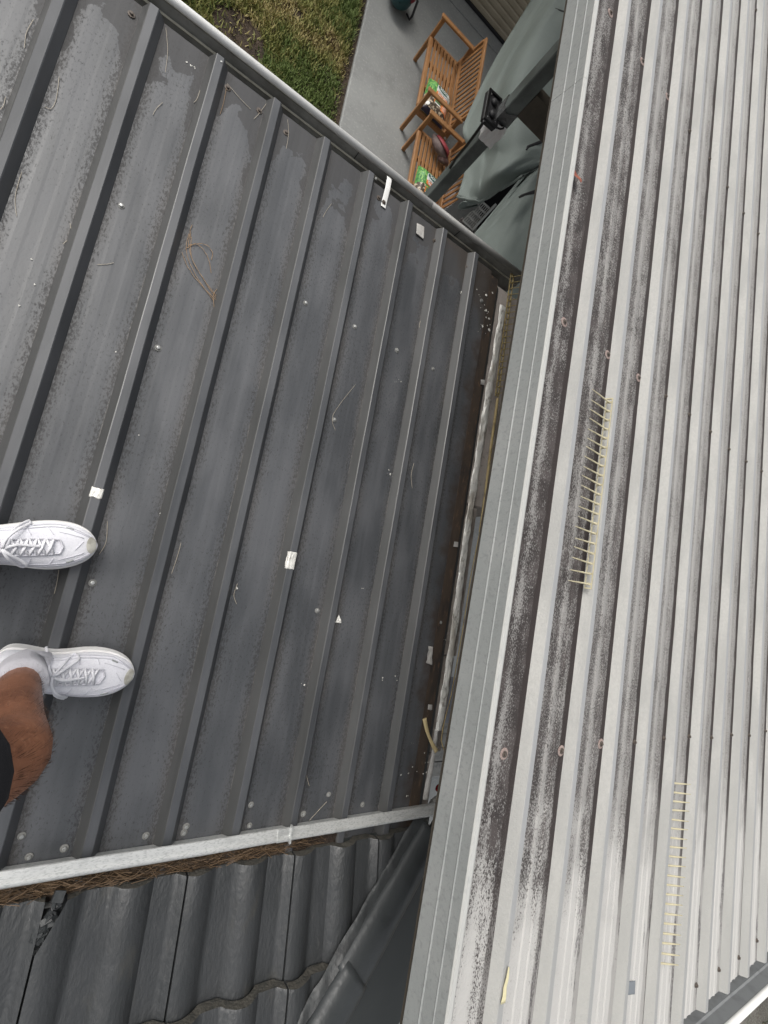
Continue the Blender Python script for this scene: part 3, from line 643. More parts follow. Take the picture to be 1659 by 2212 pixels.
m = MB(); m.extrude([(a + (.0008 if a < -.8 else 0) * 0, b + .0018) for a, b in bp], lambda q: (jx - .022, q[0], CAMZ - GL + q[1] + .0006), lambda q: (jx + .022, q[0], CAMZ - GL + q[1] + .0006)); m.box((jx + .019, -.825, CAMZ - GL - .004), (jx + .0245, -.776, CAMZ - GL + .0115)); m.build('joint_collar', M_GALV, gut)
# leaf mould and pine needles packed in the trough
m = MB(); m.grid(lambda u, v: Vector((-1.5 + 2.45 * u, -.803 - .082 * v, CAMZ - GL - .030 + .010 * noise.noise((u * 40, v * 3, 2)))), 120, 6); tag(m.build('leaf_mould', M_MULCH, gut, smooth=True), kind='stuff')
m = MB()
for i in range(2600):
    x = random.uniform(-.9, .92); 
    if x > .62 and rnd() < (x - .62) / .3: continue
    y = random.uniform(-.860, -.806); z = CAMZ - GL - .028 + random.uniform(0, .017); L = random.uniform(.03, .11); a = random.gauss(0, .38) + (math.pi if rnd() < .5 else 0)
    dx, dy = math.cos(a) * L / 2, math.sin(a) * L / 2; dz = random.gauss(0, .006); bow = random.gauss(0, .006)
    m.cur = 0 if rnd() < .55 else 1
    m.tube([(x - dx, max(-.8640, min(-.8025, y - dy)), z - dz), (x, y + bow * .3, z + abs(bow) * .5), (x + dx, max(-.8640, min(-.8025, y + dy)), z + dz)], .0008, 3, cap=False)
tag(m.build('gutter_pine_needles', [M_NEEDLEG, M_NEEDLEG2], None, fix=False), 'brown pine needles packed along the house gutter behind the galvanised lip', 'pine needles', kind='stuff')
# ------------------------------------------------------------------ spike strips
def spike_strip(pa, pb, tip, n, mt, label, r0, base_w, base_h, up, clear=False):
    pa, pb = Vector(pa), Vector(pb); root = thing('spike_strip', (pa + pb) / 2, label, 'spike strip', 'plastic spike strips on the roofs')
    m = MB()
    d = (pb - pa).normalized(); u = Vector(up).normalized(); s = u.cross(d).normalized()
    for sg in (-1, 1): m.bar(pa - d * .014 + s * sg * base_w * .5, pb + d * .014 + s * sg * base_w * .5, .0026, base_h * 1.6, up)
    for i in range(n): q = pa + (pb - pa) * i / (n - 1); m.bar(q - s * base_w * .5, q + s * base_w * .5, .006, base_h, up)
    for q in (pa - d * .012, pb + d * .012): m.bar(q - s * base_w * .5, q + s * base_w * .5, .004, base_h * 1.6, up)
    m.build('base_rail', mt, root)
    q = MB(); tv = Vector(tip); q.lathe([(r0 * 1.5, -.001), (r0 * 1.5, .006), (r0, .007), (r0 * .85, tv.length * .6), (r0 * .35, tv.length)], (0, 0, 0), 7, tv); me = q.mesh('spike', mt, True)
    for i in range(n):
        o = bpy.data.objects.new('spike', me); COL.objects.link(o); o.parent = root; o.location = pa + (pb - pa) * i / (n - 1) - root.location
        o.rotation_euler = (random.gauss(0, .015), random.gauss(0, .02), random.gauss(0, .02))
    return root
# first: stands on edge in the second pan, its pins lying across the pan
v0, v1 = .668, .108
spike_strip(LR(PITCH - .012, v0, .022), LR(PITCH - .012, v1, .022), LR(0, 0, 0) - LR(.106, 0.004, -.010), 20, M_SPIKE, 'long yellowish plastic spike strip with base rail, pins lying across the second pan', .0026, .017, .003, (-1, 0, .35))
# second: pins rise from a clear rail in a pan near the lower eave
M_CLR = mat('clear_rail_plastic', (.42, .41, .37), .35, var=[(60, .4, .7, (.33, .32, .29), .6)])
s2 = spike_strip(LR(.796, -.476, .004), LR(.796, -1.005, .004), (.060, .008, .044), 20, M_SPIKE, 'spike strip whose short pale pins stand in a pan near the lower eave', .0034, .016, .003, (0, 0, 1))
for ch in s2.children:
    if ch.name.startswith('base_rail'): ch.data.materials[0] = M_CLR
# third: grimy strip on the wall coping beside the barge
p0, p1 = at(1106, 598, 1.435), at(1074, 850, 1.435)
spike_strip(p0, p1, (.085, .03, .075), 20, M_SPIKED, 'grimy brown spike strip on the wall coping beside the barge flashing', .0022, .020, .004, (0, 0, 1))
# ------------------------------------------------------------------ loose things on the roofs
def needle(pts, label, mt=M_NEEDLE, r=.00068, d=D_PAN - .0015, group='pine needles lying on the dark roof'):
    P = [at(*q, d) for q in pts]; n = 14; Q = [catmull(P, i / n) + Vector((0, 0, .0012)) for i in range(n + 1)]
    o = MB().tube(Q, [r * (1 if 0 < i < n else .4) for i in range(n + 1)], 5).build('pine_needle', mt); tag(o, label, 'pine needle', group); return o
needle([(73, 42), (57, 72), (53, 105)], 'bowed pine needle in the top left corner pan')
needle([(12, 210), (8, 228), (0, 238)], 'short pine needle at the left picture edge near the top')
needle([(128, 165), (122, 212), (111, 235), (96, 231)], 'hooked pine needle in the first full pan from the left, near the top')
needle([(47, 372), (33, 425), (36, 468)], 'bowed pine needle at the left edge, lower than the hooked one')
needle([(151, 482), (154, 508), (136, 528)], 'curled pine needle against the left foot of a rib, left of the screw star')
needle([(358, 60), (362, 110), (357, 157)], 'long straight pine needle near the tide mark by the third rib end')
needle([(352, 221), (338, 235), (330, 249)], 'short slanted pine needle in the pan with the white dropping')
needle([(432, 195), (425, 215), (418, 222)], 'small pine needle tucked against a rib foot near the front')
needle([(352, 486), (345, 500), (343, 515)], 'tiny pine needle beside the rib left of the needle bundle')
needle([(209, 572), (230, 571), (246, 568)], 'short level pine needle crossing the pan left of the silver tape')
needle([(490, 180), (520, 215), (542, 237)], 'grey pine needle running from a dark screw by the gutter')
needle([(489, 190), (482, 225), (475, 248)], 'tan pine needle hanging along a rib beside the dark screw', M_NEEDLEB)
needle([(576, 223), (560, 245), (548, 258)], 'pair-ended pine needle at the rib end beside the gutter')
needle([(621, 258), (623, 290), (618, 322)], 'upright pine needle beside the fifth rib near the gutter')
needle([(716, 440), (705, 455), (697, 470)], 'thin pine needle in the pan above the small rusty screws')
needle([(916, 680), (906, 700), (908, 723)], 'looped pine needle against the rib below the grey tape')
needle([(1013, 582), (1016, 600), (1002, 628)], 'tan pine needle on the rusty pan near the right roof corner', M_NEEDLEB)
needle([(232, 1125), (229, 1170), (214, 1198)], 'pine needle just beyond the toe of the upper shoe')
needle([(127, 1230), (123, 1258), (117, 1283)], 'pine needle between the two shoes')
needle([(391, 1172), (382, 1205), (370, 1240)], 'pine needle lying beside a rib right of the upper shoe')
needle([(513, 1260), (505, 1285), (511, 1305)], 'bent pine needle beside a small rust spot in the middle of the roof')
needle([(894, 1000), (888, 1025), (890, 1055)], 'fine pine needle along the sixth rib, middle of the roof')
needle([(763, 1130), (757, 1155), (752, 1175)], 'fine pine needle right of the larger silver tape')
needle([(668, 1645), (662, 1672), (668, 1698)], 'kinked pine needle in the dark pan above the galvanised gutter')
needle([(706, 1731), (686, 1752), (668, 1772)], 'straight pine needle touching the galvanised gutter lip')
needle([(768, 830), (720, 895), (724, 930)], 'thin pine needle next to the screw in the fifth pan', r=.0006)
b = thing('pine_needle_bundle', at(430, 560, D_PAN), 'tan bundle of long looped pine needles in the third pan', 'pine needles')
for pts in [[(411, 500), (408, 540), (430, 590), (467, 640)], [(408, 505), (402, 545), (425, 600), (462, 650)], [(413, 512), (414, 560), (440, 605), (466, 645)], [(406, 530), (440, 528), (458, 545), (456, 562)], [(400, 538), (425, 528), (448, 555), (456, 590)], [(393, 545), (404, 575), (430, 612), (466, 648)], [(415, 486), (410, 500), (412, 515)], [(468, 625), (460, 640), (463, 668)]]:
    P = [at(*q, D_PAN - .002) for q in pts]; n = 14
    MB().tube([catmull(P, i / n) + Vector((0, 0, .001 + .005 * math.sin(math.pi * i / n) * rnd())) for i in range(n + 1)], .00075, 5).build('needle', M_NEEDLEB, b)
def leaf(px, py, d, L, W, rz, label):
    p = at(px, py, d)
    def f(u, v):
        y = (v - .5) * L; w = W * math.sin(math.pi * min(max(v, .02), .98)) ** .7; x = (u - .5) * w
        return p + Matrix.Rotation(rz, 3, 'Z') @ Vector((x, y, .004 + .012 * (abs(u - .5) * 2) ** 2 * W * 20 * .3 + .008 * math.cos(v * 4)))
    o = MB().grid(f, 6, 12).build('dry_leaf', M_LEAF, smooth=True); tag(o, label, 'leaf'); sd = o.modifiers.new('t', 'SOLIDIFY'); sd.thickness = .0004
leaf(1243, 380, LD - .006, .052, .026, .5, 'small red brown dry leaf at the edge of the first stained pan')
# dried yellow strap with a knuckled end lying over the roof edge
P = [at(917, 1552, 1.41), at(923, 1580, 1.405), at(933, 1605, 1.40), at(943, 1623, 1.398)]
m = MB(); n = 16; m.tube([catmull(P, i / n) for i in range(n + 1)], [.007 + .003 * abs(i / n - .5) * 2 for i in range(n + 1)], 9, flat=.45); o = m.build('dried_strap', M_BONE, smooth=True); tag(o, 'dried yellowish bone-like strap lying across the roof edge beside the foil', 'strap')
# ------------------------------------------------------------------ post with brace, box, cable and tape
PXB, PYB, PW = 1.25, 2.665, .078
def postp(d, dx=0, dy=0): return Vector((PXB + .07 * d + dx, PYB + dy, CAMZ - d))
post = thing('roof_post', postp(4.2, PW / 2, PW / 2), 'dark green grey square roof post rising past the benches, wrapped with silver tape', 'post')
m = MB(); cr = [(0, 0), (PW, 0), (PW, PW), (0, PW)]; bv = .005
cr = [(bv, 0), (PW - bv, 0), (PW, bv), (PW, PW - bv), (PW - bv, PW), (bv, PW), (0, PW - bv), (0, bv)]
m.extrude(cr, lambda q: postp(4.2, *q), lambda q: postp(.93, *q)); m.build('shaft', M_POST, post)
m = MB(); m.bar(postp(1.52, PW, PW * .5), postp(1.50, 1.6, PW * .5 + .02), .07, .14); m.build('brace', M_BRACE, post)
def wrap(d0, d1, e, mt, name, rough):
    m = MB(); n = 48
    def f(u, v):
        a = u * 4; i = int(a) % 4; t = a - int(a); P4 = [(-e, -e), (PW + e, -e), (PW + e, PW + e), (-e, PW + e)]
        x = P4[i][0] * (1 - t) + P4[(i + 1) % 4][0] * t; y = P4[i][1] * (1 - t) + P4[(i + 1) % 4][1] * t
        d = d0 + (d1 - d0) * v + .03 * noise.noise((u * 6, v, e * 100)) * (v in (0, 1))
        q = postp(d, x, y); k = rough * noise.noise((x * 40, y * 40 + v * 1.5, d * 22)); c = postp(d, PW / 2, PW / 2); return q + (q - c).normalized() * (k + rough * .6)
    m.grid(f, n, 22); o = m.build(name, mt, post, smooth=True); return o
wrap(1.60, 1.80, .002, M_CLEAR, 'plastic_wrap', .003)
wrap(1.68, 1.80, .006, M_SILV, 'silver_tape', .010)
# cable
m = MB(); m.tube([at(1046, 262, 1.68), at(1030, 285, 1.76), at(1010, 312, 1.86), at(985, 342, 2.0), at(972, 362, 2.08)], .009, 8); tag(m.build('cable', M_BLK, None, smooth=True), 'black cable running down the left corner of the post', 'cable')
# junction box
bx = at(1056, 222, 1.66); box = thing('junction_box', bx, 'black junction box with two round knockouts beside the taped post', 'electrical box')
c0, c1, c2, c3 = at(1057, 191, 1.66), at(1083, 216, 1.66), at(1046, 256, 1.68), at(1027, 232, 1.68)
ux = (c1 - c0).normalized(); vy = (c3 - c0).normalized(); nz = ux.cross(vy).normalized(); nz = nz if nz.z > 0 else -nz; vy = nz.cross(ux)
BW, BH = (c1 - c0).length, (c3 - c0).length
MX = Matrix(((ux.x, vy.x, nz.x, c0.x), (ux.y, vy.y, nz.y, c0.y), (ux.z, vy.z, nz.z, c0.z), (0, 0, 0, 1)))
if (c3 - c0).dot(vy) < 0: BH = -BH
m = MB(); lo, hi = min(0, BH), max(0, BH); m.box((0, lo, -.035), (BW, hi, 0), MX, .006); m.build('case', M_BLKM, box)
m = MB(); 
for (a0_, b0_, a1_, b1_) in ((0, lo, BW, lo + .012), (0, hi - .012, BW, hi), (0, lo + .012, .012, hi - .012), (BW - .012, lo + .012, BW, hi - .012)): m.box((a0_, b0_, .001), (a1_, b1_, .009), MX)
m.build('rim', M_BLK, box)
mid = (lo + hi) / 2
for k in (-1, 1):
    m = MB(); m.lathe([(.020, 0), (.019, .010), (.012, .016), (.004, .018)], MX @ Vector((BW * .5, mid + k * .034, .001)), 18, nz); m.build('knockout', M_BLKM, box, smooth=True)
for a, bq in ((.014, lo + .02), (.014, hi - .02)):
    m = MB(); m.lathe([(.004, 0), (.004, .003)], MX @ Vector((a + .006, bq, .002)), 8, nz); m.build('screw', M_SCREW, box)
m = MB(); 
for k in range(3):
    cc = MX @ Vector((BW + .018 + .01 * k * .4, mid + (k - 2) * .02, .0)); m.tube([cc + ux * .03 * math.cos(a * .7) + vy * .035 * math.sin(a * .7) + nz * .012 * math.sin(a + k) for a in range(10)], .005, 6)
m.build('cable_coil', M_BLK, box, smooth=True)
# ------------------------------------------------------------------ roller door
DY = 7.9
door = thing('roller_door', (3.6, DY, GZ), 'cream roller door of horizontal ribbed slats behind the benches', 'door')
sp = [(0, 0), (-.010, .008), (-.013, .030), (-.012, .058), (-.004, .070), (.004, .074), (.004, .0795), (.010, .0795), (.010, 0)]
m = MB(); m.extrude(sp, lambda q: (1.75, DY + q[0], q[1]), lambda q: (5.6, DY + q[0], q[1])); sl = m.mesh('slat', M_DOOR)
for i in range(30):
    o = put('slat', sl, door); o.location.z += GZ + .045 + i * .08
m = MB(); m.box((1.75, DY - .018, GZ + .004), (5.6, DY + .012, GZ + .044), bev=.006); m.build('bottom_seal', M_RUBB, door)
for x in (1.70, 5.6): 
    m = MB(); m.box((x, DY - .03, GZ), (x + .05, DY + .05, 2.6)); m.build('guide_rail', M_DOOR, door)
shedw = MB(); shedw.box((-.2, DY + .06, GZ), (1.69, DY + .25, 2.7)); shedw.box((1.69, DY + .06, 2.5), (6.4, DY + .25, 2.7)); tag(shedw.build('shed_wall', M_DOOR), 'cream shed wall beside and above the roller door', 'wall')
# ------------------------------------------------------------------ benches
BL = 1.06
def make_bench():
    root = thing('garden_bench', (0, 0, 0), 'x', 'bench', 'slatted wooden benches on the path')
    def part(n, mb): return mb.build(n, M_WOOD, root, world=False)
    for y in (.025, BL - .025):
        part('leg', MB().bar((0.02, y, 0), (0.02, y, .545), .045, .038, (0, 1, 0), .004))
        part('leg', MB().bar((.50, y, 0), (.455, y, .545), .045, .036, (0, 1, 0), .004))
        part('armrest', MB().box((-.02, y - .030, .545), (.50, y + .030, .570), bev=.006))
        part('side_rail', MB().box((.0405, y - .016, .262), (.452, y + .016, .328), bev=.003))
    part('front_rail', MB().box((-.004, .049, .298), (.050, BL - .049, .344), bev=.010))
    part('rear_rail', MB().box((.425, .049, .262), (.452, BL - .049, .325), bev=.003))
    for i in range(7):
        x = .066 + i * .0515; part('seat_slat', MB().box((x, .046, .329), (x + .036, BL - .046, .343), bev=.003))
    for y in (.36, .70): part('bearer', MB().box((.0505, y - .016, .285), (.424, y + .016, .3285)))
    a, b = Vector((.447, 0, .385)), Vector((.515, 0, .72))
    part('back_rail', MB().bar((a.x, .045, a.z), (a.x, BL - .045, a.z), .036, .040, (.2, 0, 1), .004))
    part('back_rail', MB().bar((b.x, .02, b.z), (b.x, BL - .02, b.z), .030, .045, (.2, 0, 1), .006))
    for y in (.033, BL - .033): part('stile', MB().bar((a.x - .01, y, a.z - .08), (b.x - .004, y, b.z - .02), .036, .030, (0, 1, 0), .003))
    for i in range(13):
        y = .10 + (BL - .20) * i / 12; part('back_slat', MB().bar((a.x + .004, y, a.z + .018), (b.x - .004, y, b.z - .018), .032, .014, (1, 0, 0), .002))
    return root
bench = make_bench(); bench['label'] = 'slatted wooden bench nearer the roller door, one printed bag on its seat'
bench.location = (1.99, 5.335, GZ)
b2 = copy_tree(bench); b2.location = (2.065, 4.09, GZ); b2['label'] = 'slatted wooden bench partly behind the gutter, a maroon bag on its seat'
# ------------------------------------------------------------------ printed seed bags
M_BG = mat('printed_grass_green', (.10, .33, .085), .35, var=[(16, .5, .6, (.36, .62, .17), .9), (34, .52, .6, (.03, .14, .06), .9)], stretch=(2, .7, 1))
M_BR = mat('printed_roots', (.085, .06, .042), .4, var=[(26, .50, .58, (.62, .53, .40), .9)], stretch=(1, 1, 1))
M_BO = mat('printed_orange', (.80, .24, .055), .35); M_BW = mat('printed_white', (.82, .82, .80), .35); M_BD = mat('printed_dark_green', (.012, .11, .085), .35); M_BK = mat('printed_charcoal', (.02, .015, .03), .35)
M_TXT = mat('white_ink', (.88, .88, .86), .4); M_TXG = mat('grey_ink', (.16, .17, .18), .4); M_PIC = mat('printed_lawn_picture', (.10, .19, .08), .4, var=[(9, .45, .6, (.05, .09, .05), .9)])
BGW, BGL, BGH = .335, .46, .085
def bag_z(u, v):
    e = min(u, 1 - u) * BGW; g = min(v, 1 - v) * BGL
    return BGH * (min(1, e / .07) ** .5) * (min(1, g / .09) ** .5) * (.92 + .08 * noise.noise((u * 4, v * 5, 3)))
def text_mesh(s, size, w):
    cu = bpy.data.curves.new('t', 'FONT'); cu.body = s; cu.size = size; cu.align_x = 'CENTER'; cu.align_y = 'CENTER'; cu.resolution_u = 3; cu.offset = .004 * size * 4
    o = bpy.data.objects.new('t', cu); COL.objects.link(o); dg = bpy.context.evaluated_depsgraph_get(); me = bpy.data.meshes.new_from_object(o.evaluated_get(dg)); bpy.data.objects.remove(o)
    xs = [v.co.x for v in me.vertices]; k = w / (max(xs) - min(xs)); return [(v.co.x * k, v.co.y * min(k, 1.3)) for v in me.vertices], [tuple(p.vertices) for p in me.polygons]
def seed_bag(loc, rz, label):
    root = thing('seed_bag', loc, label, 'bag', 'printed garden bags on the benches', rz)
    m = MB(); nu, nv = 26, 34
    for j in range(nv):
        for i in range(nu):
            pass
    m.grid(lambda u, v: Vector(((u - .5) * BGW, (v - .5) * BGL, bag_z(u, v))), nu, nv)
    m.mi = []
    for j in range(nv):
        for i in range(nu):
            u, v = (i + .5) / nu, (j + .5) / nv
            w = .44 + .04 * math.sin(u * 9)
            m.mi.append(0 if v > w else (1 if v > .09 else 2))
    m.add([Vector(((a - .5) * BGW, (b_ - .5) * BGL, 0)) for a, b_ in ((0, 0), (1, 0), (1, 1), (0, 1))], [(3, 2, 1, 0)]); m.build('sack', [M_BG, M_BR, M_BK], root, True, world=False)
    def decal(name, pts, faces, mt, lift, cx, cy):
        q = MB(); q.add([Vector((x + cx, y + cy, bag_z(min(max((x + cx) / BGW + .5, 0), 1), min(max((y + cy) / BGL + .5, 0), 1)) + lift)) for x, y in pts], faces); return q.build(name, mt, root, world=False, fix=False)
    def rect(w, h, n=8): return [((i / n - .5) * w, (j / n - .5) * h) for j in range(n + 1) for i in range(n + 1)], [(j * (n + 1) + i, j * (n + 1) + i + 1, (j + 1) * (n + 1) + i + 1, (j + 1) * (n + 1) + i) for j in range(n) for i in range(n)]
    def oval(w, h, n=26): return [(0, 0)] + [(math.cos(a * 6.2832 / n) * w / 2 * r_, math.sin(a * 6.2832 / n) * h / 2 * r_) for r_ in (.5, 1) for a in range(n)], [(0, 1 + a, 1 + (a + 1) % n) for a in range(n)] + [(1 + a, 1 + n + a, 1 + n + (a + 1) % n, 1 + (a + 1) % n) for a in range(n)]
    decal('label_panel', *rect(.205, .105), M_BW, .0025, .035, .085)
    decal('label_panel', *oval(.205, .085), M_BW, .0027, .035, .130)
    decal('logo_oval', *oval(.185, .078), M_BD, .004, .035, .128)
    decal('lettering', *text_mesh('Scotts', .05, .135), M_TXT, .0055, .035, .128)
    decal('lettering', *text_mesh('Lawn Builder', .03, .165), M_TXG, .0055, .035, .068)
    decal('label_band', *rect(.205, .052), M_BO, .0042, .035, .026)
    decal('lettering', *text_mesh('Seeding', .05, .165), M_TXT, .0058, .035, .026)
    decal('picture_frame', *rect(.095, .075), M_BO, .0028, -.015, -.065)
    decal('picture', *rect(.078, .058), M_PIC, .0045, -.012, -.062)
    decal('caption', *rect(.078, .016), M_BW, .0046, -.012, -.100)
    decal('text_panel', *rect(.10, .105), M_BO, .0030, .092, -.085)
    for k in range(4): decal('text_line', *rect(.07, .006), M_TXT, .0048, .092, -.055 - k * .02)
    decal('weight_label', *oval(.05, .035), M_BW, .003, -.12, -.165)
    return root
seed_bag((2.215, 5.57, GZ + .345), -.10, 'printed lawn bag on the bench nearer the roller door, fully in view')
p = at(930, 405, CAMZ - .43); seed_bag((2.30, 4.44, GZ + .345), -.05, 'printed lawn bag on the nearer bench, half hidden by the post and gutter')
# ------------------------------------------------------------------ maroon bag on the second bench
mb = thing('carry_bag', at(953, 318, 3.82), 'crumpled maroon and brown bag with a red strap on the nearer bench', 'bag')
M_MAR = mat('maroon_cloth', (.10, .05, .045), .7, var=[(14, .45, .6, (.17, .12, .11), .8)], bump=(60, .6, .006)); M_RED = mat('faded_red_cloth', (.30, .045, .055), .6, var=[(10, .4, .7, (.22, .03, .04), .8)])
M_TAUPE = mat('taupe_cloth', (.20, .15, .14), .75, var=[(14, .45, .6, (.12, .085, .08), .8)])
P = [at(938, 292, 3.79), at(943, 308, 3.77), at(952, 325, 3.76), at(965, 343, 3.78)]; n = 16
m = MB(); m.tube([catmull(P, i / n) for i in range(n + 1)], [.012 + .05 * math.sin(math.pi * min(max(i / n, .04), .96)) ** .7 for i in range(n + 1)], 14, flat=.75); m.build('pouch', M_TAUPE, mb, True)
P = [at(948, 294, 3.74), at(955, 304, 3.71), at(963, 318, 3.70), at(968, 331, 3.73), at(964, 337, 3.77)]
m = MB(); m.tube([catmull(P, i / n) for i in range(n + 1)], .032, 10, flat=.35, up=(0, 0, 1)); m.build('strap', M_RED, mb, True)
m = MB(); P = [at(947, 338, 3.80), at(957, 345, 3.79), at(968, 352, 3.80)]; m.tube([catmull(P, i / 8) + Vector((0, 0, .01 * noise.noise((i, 2, 2)))) for i in range(9)], [.02, .04, .045, .05, .045, .05, .045, .03, .015], 12, flat=.7); m.build('lower_pouch', M_MAR, mb, True)
for q in ((961, 299), (969, 309)):
    m = MB(); c = at(*q, 3.72); m.tube([c + Vector((math.cos(a * .7) * .012, math.sin(a * .7) * .012, .004)) for a in range(10)], .003, 6); m.build('buckle', M_SCREW, mb, True)
# ------------------------------------------------------------------ teal bag at the top of the picture
tb = thing('duffel_bag', (1.62, 6.86, GZ), 'dark teal rounded bag with a red emblem and black strap at the top edge', 'bag')
M_TEAL = mat('dark_teal_nylon', (.012, .060, .066), .45, bump=(90, .3, .004))
m = MB(); cx, cy = 1.60, 6.83
m.grid(lambda u, v: Vector((cx + (.165 + .02 * math.cos(v * 6)) * math.sin(math.pi * min(max(v, .001), .999)) ** .55 * math.cos(u * 6.2832), cy + .25 * (v - .5) * 1.6 * 1.0 + .0 * u, GZ + .17 + .168 * math.sin(math.pi * min(max(v, .001), .999)) ** .55 * math.sin(u * 6.2832))), 28, 18); m.build('shell', M_TEAL, tb, True)
m = MB()
def em(u, v):
    a = rad(15 + 60 * u); vv = .14 + .30 * v; rr = .178 * math.sin(math.pi * vv) ** .55
    return Vector((cx + rr * math.cos(a) * 1.02, cy + .4 * (vv - .5), GZ + .17 + rr * math.sin(a)))
m.grid(em, 10, 10); m.build('emblem', mat('red_emblem_print', (.20, .012, .018), .5, var=[(16, .5, .6, (.02, .02, .022), .9)]), tb, True)
m = MB(); m.tube([(cx + .15, cy + .1, GZ + .2), (cx + .22, cy + .06, GZ + .16), (cx + .235, cy - .02, GZ + .06), (cx + .22, cy - .06, GZ + .03), (cx + .17, cy - .02, GZ + .03)], .022, 8, flat=.5); m.build('strap', M_BLKM, tb, True)
# ------------------------------------------------------------------ tarpaulins
def tarp(grid, nu, nv, amp, seed, label, edge_roll=True):
    G = [[at(*q) for q in row] for row in grid]
    def f(u, v):
        rows = [catmull(r_, u) for r_ in G]; p = catmull(rows, v)
        k = amp * (noise.noise((u * 7 + seed, v * 2.2, 1)) + .5 * noise.noise((u * 3 + v * 9, v * 5 - u * 4, seed)) + .3 * noise.noise((u * 16 + v * 8, v * 6, seed + 4)))
        return p + Vector((-.35 * k, -.2 * k, k))
    m = MB().grid(f, nu, nv); me_pts = [Vector(p) for p in m.v]
    root = thing('tarpaulin', sum(me_pts, Vector()) / len(me_pts), label, 'tarpaulin', 'grey green tarpaulins under the pale roof')
    o = m.build('cover', M_TARP, root, smooth=True, fix=False); sd = o.modifiers.new('t', 'SOLIDIFY'); sd.thickness = .006
    return root, BVHTree.FromPolygons(me_pts, m.f), f
T1, bv1, f1 = tarp([[(1192, -70, 3.35), (1222, -60, 2.95), (1255, -50, 2.6), (1340, -30, 2.45)], [(1148, 0, 3.3), (1178, 0, 2.9), (1215, 5, 2.55), (1300, 40, 2.4)], [(1089, 96, 3.3), (1122, 95, 2.9), (1162, 92, 2.5), (1290, 130, 2.35)],
    [(1046, 174, 3.3), (1080, 180, 2.9), (1120, 190, 2.5), (1270, 230, 2.3)], [(1000, 277, 3.25), (1048, 285, 2.85), (1110, 290, 2.45), (1250, 320, 2.3)], [(1008, 330, 3.15), (1050, 340, 2.8), (1110, 335, 2.45), (1240, 335, 2.3)],
    [(1001, 380, 3.05), (1038, 395, 2.78), (1085, 372, 2.5), (1220, 338, 2.3)], [(989, 421, 3.0), (1034, 431, 2.83), (1080, 409, 2.62), (1128, 381, 2.45)]], 60, 90, .05, 1.7, 'upper grey green tarpaulin draped beside the roller door and the taped post')
T2, bv2, f2 = tarp([[(1129, 384, 2.46), (1175, 352, 2.4), (1260, 300, 2.3)], [(1078, 446, 2.6), (1130, 430, 2.4), (1230, 420, 2.3)], [(1029, 505, 2.72), (1100, 500, 2.42), (1210, 520, 2.3)], [(962, 582, 2.85), (1070, 600, 2.45), (1190, 640, 2.35)], [(920, 650, 3.0), (1040, 690, 2.6), (1180, 740, 2.5)]], 50, 50, .032, 5.2, 'lower grey green tarpaulin below the dark slit, behind the front gutter')
def on(bv, px, py, lift=.012):
    d = ray(px, py); h = bv.ray_cast(Vector((0, 0, CAMZ)), d)
    return (h[0] - d * lift) if h[0] else at(px, py, 2.35)
for root, bv, pts, w in ((T1, bv1, [(1137, 324), (1140, 318), (1160, 310), (1182, 300), (1200, 292)], .010), (T2, bv2, [(1121, 427), (1128, 424), (1145, 418), (1165, 411)], .012), (T1, bv1, [(1199, 19), (1212, 25), (1222, 28), (1240, 31)], .010)):
    m = MB(); m.tube([on(bv, *q) for q in pts], [w * .8] + [w * 1.35] * (len(pts) - 1), 6, flat=.8); m.build('strap', M_STRAP, root)
m = MB(); m.tube([on(bv1, *q, .004) for q in ((1092, 96), (1086, 120), (1078, 145), (1072, 168), (1066, 190))], .003, 5); m.build('seam', M_STRAP, T1)
m = MB(); m.tube([on(bv2, *q, .006) for q in ((1131, 383), (1145, 372), (1160, 360), (1172, 349))], .003, 5); m.build('seam', M_STRAP, T2)
# hem tube and curled corner of the upper sheet
m = MB(); H = [f1(i / 20, 1) + Vector((0, 0, -.01)) for i in range(21)]; m.tube(H, .012, 10); m.build('hem', M_TARP, T1, True)
m = MB(); H = [f2(0, i / 20) + Vector((0, 0, -.01)) for i in range(21)]; m.tube(H, .013, 10); m.build('hem', M_TARP, T2, True)
c = at(1033, 437, 2.9)
m = MB(); m.grid(lambda u, v: c + Vector((.055 * math.cos(u * 5.4 + .5) * (1 - .4 * v), -.06 * v + .02, .05 * math.sin(u * 5.4 + .5))) + Vector((-.10 * v, 0, -.1 * v)), 20, 8); o = m.build('curled_corner', M_TARP, T1, True); sd = o.modifiers.new('t', 'SOLIDIFY'); sd.thickness = .004
# added low black table: its top stands in for shade in the slit
tbm = thing('slit_shade_table', (3.6, 4.8, GZ), 'added black table standing in for the shade in the slit between the two tarpaulins', 'table')
m = MB(); m.box((2.95, 2.2, .55), (6.2, 6.6, .59)); m.build('shade_top', M_VOID, tbm)
for x, y in ((3.05, 2.3), (6.1, 2.3), (3.05, 6.5), (6.1, 6.5)): 
    m = MB(); m.box((x - .03, y - .03, GZ), (x + .03, y + .03, .55)); m.build('leg', M_SHEETD, tbm)
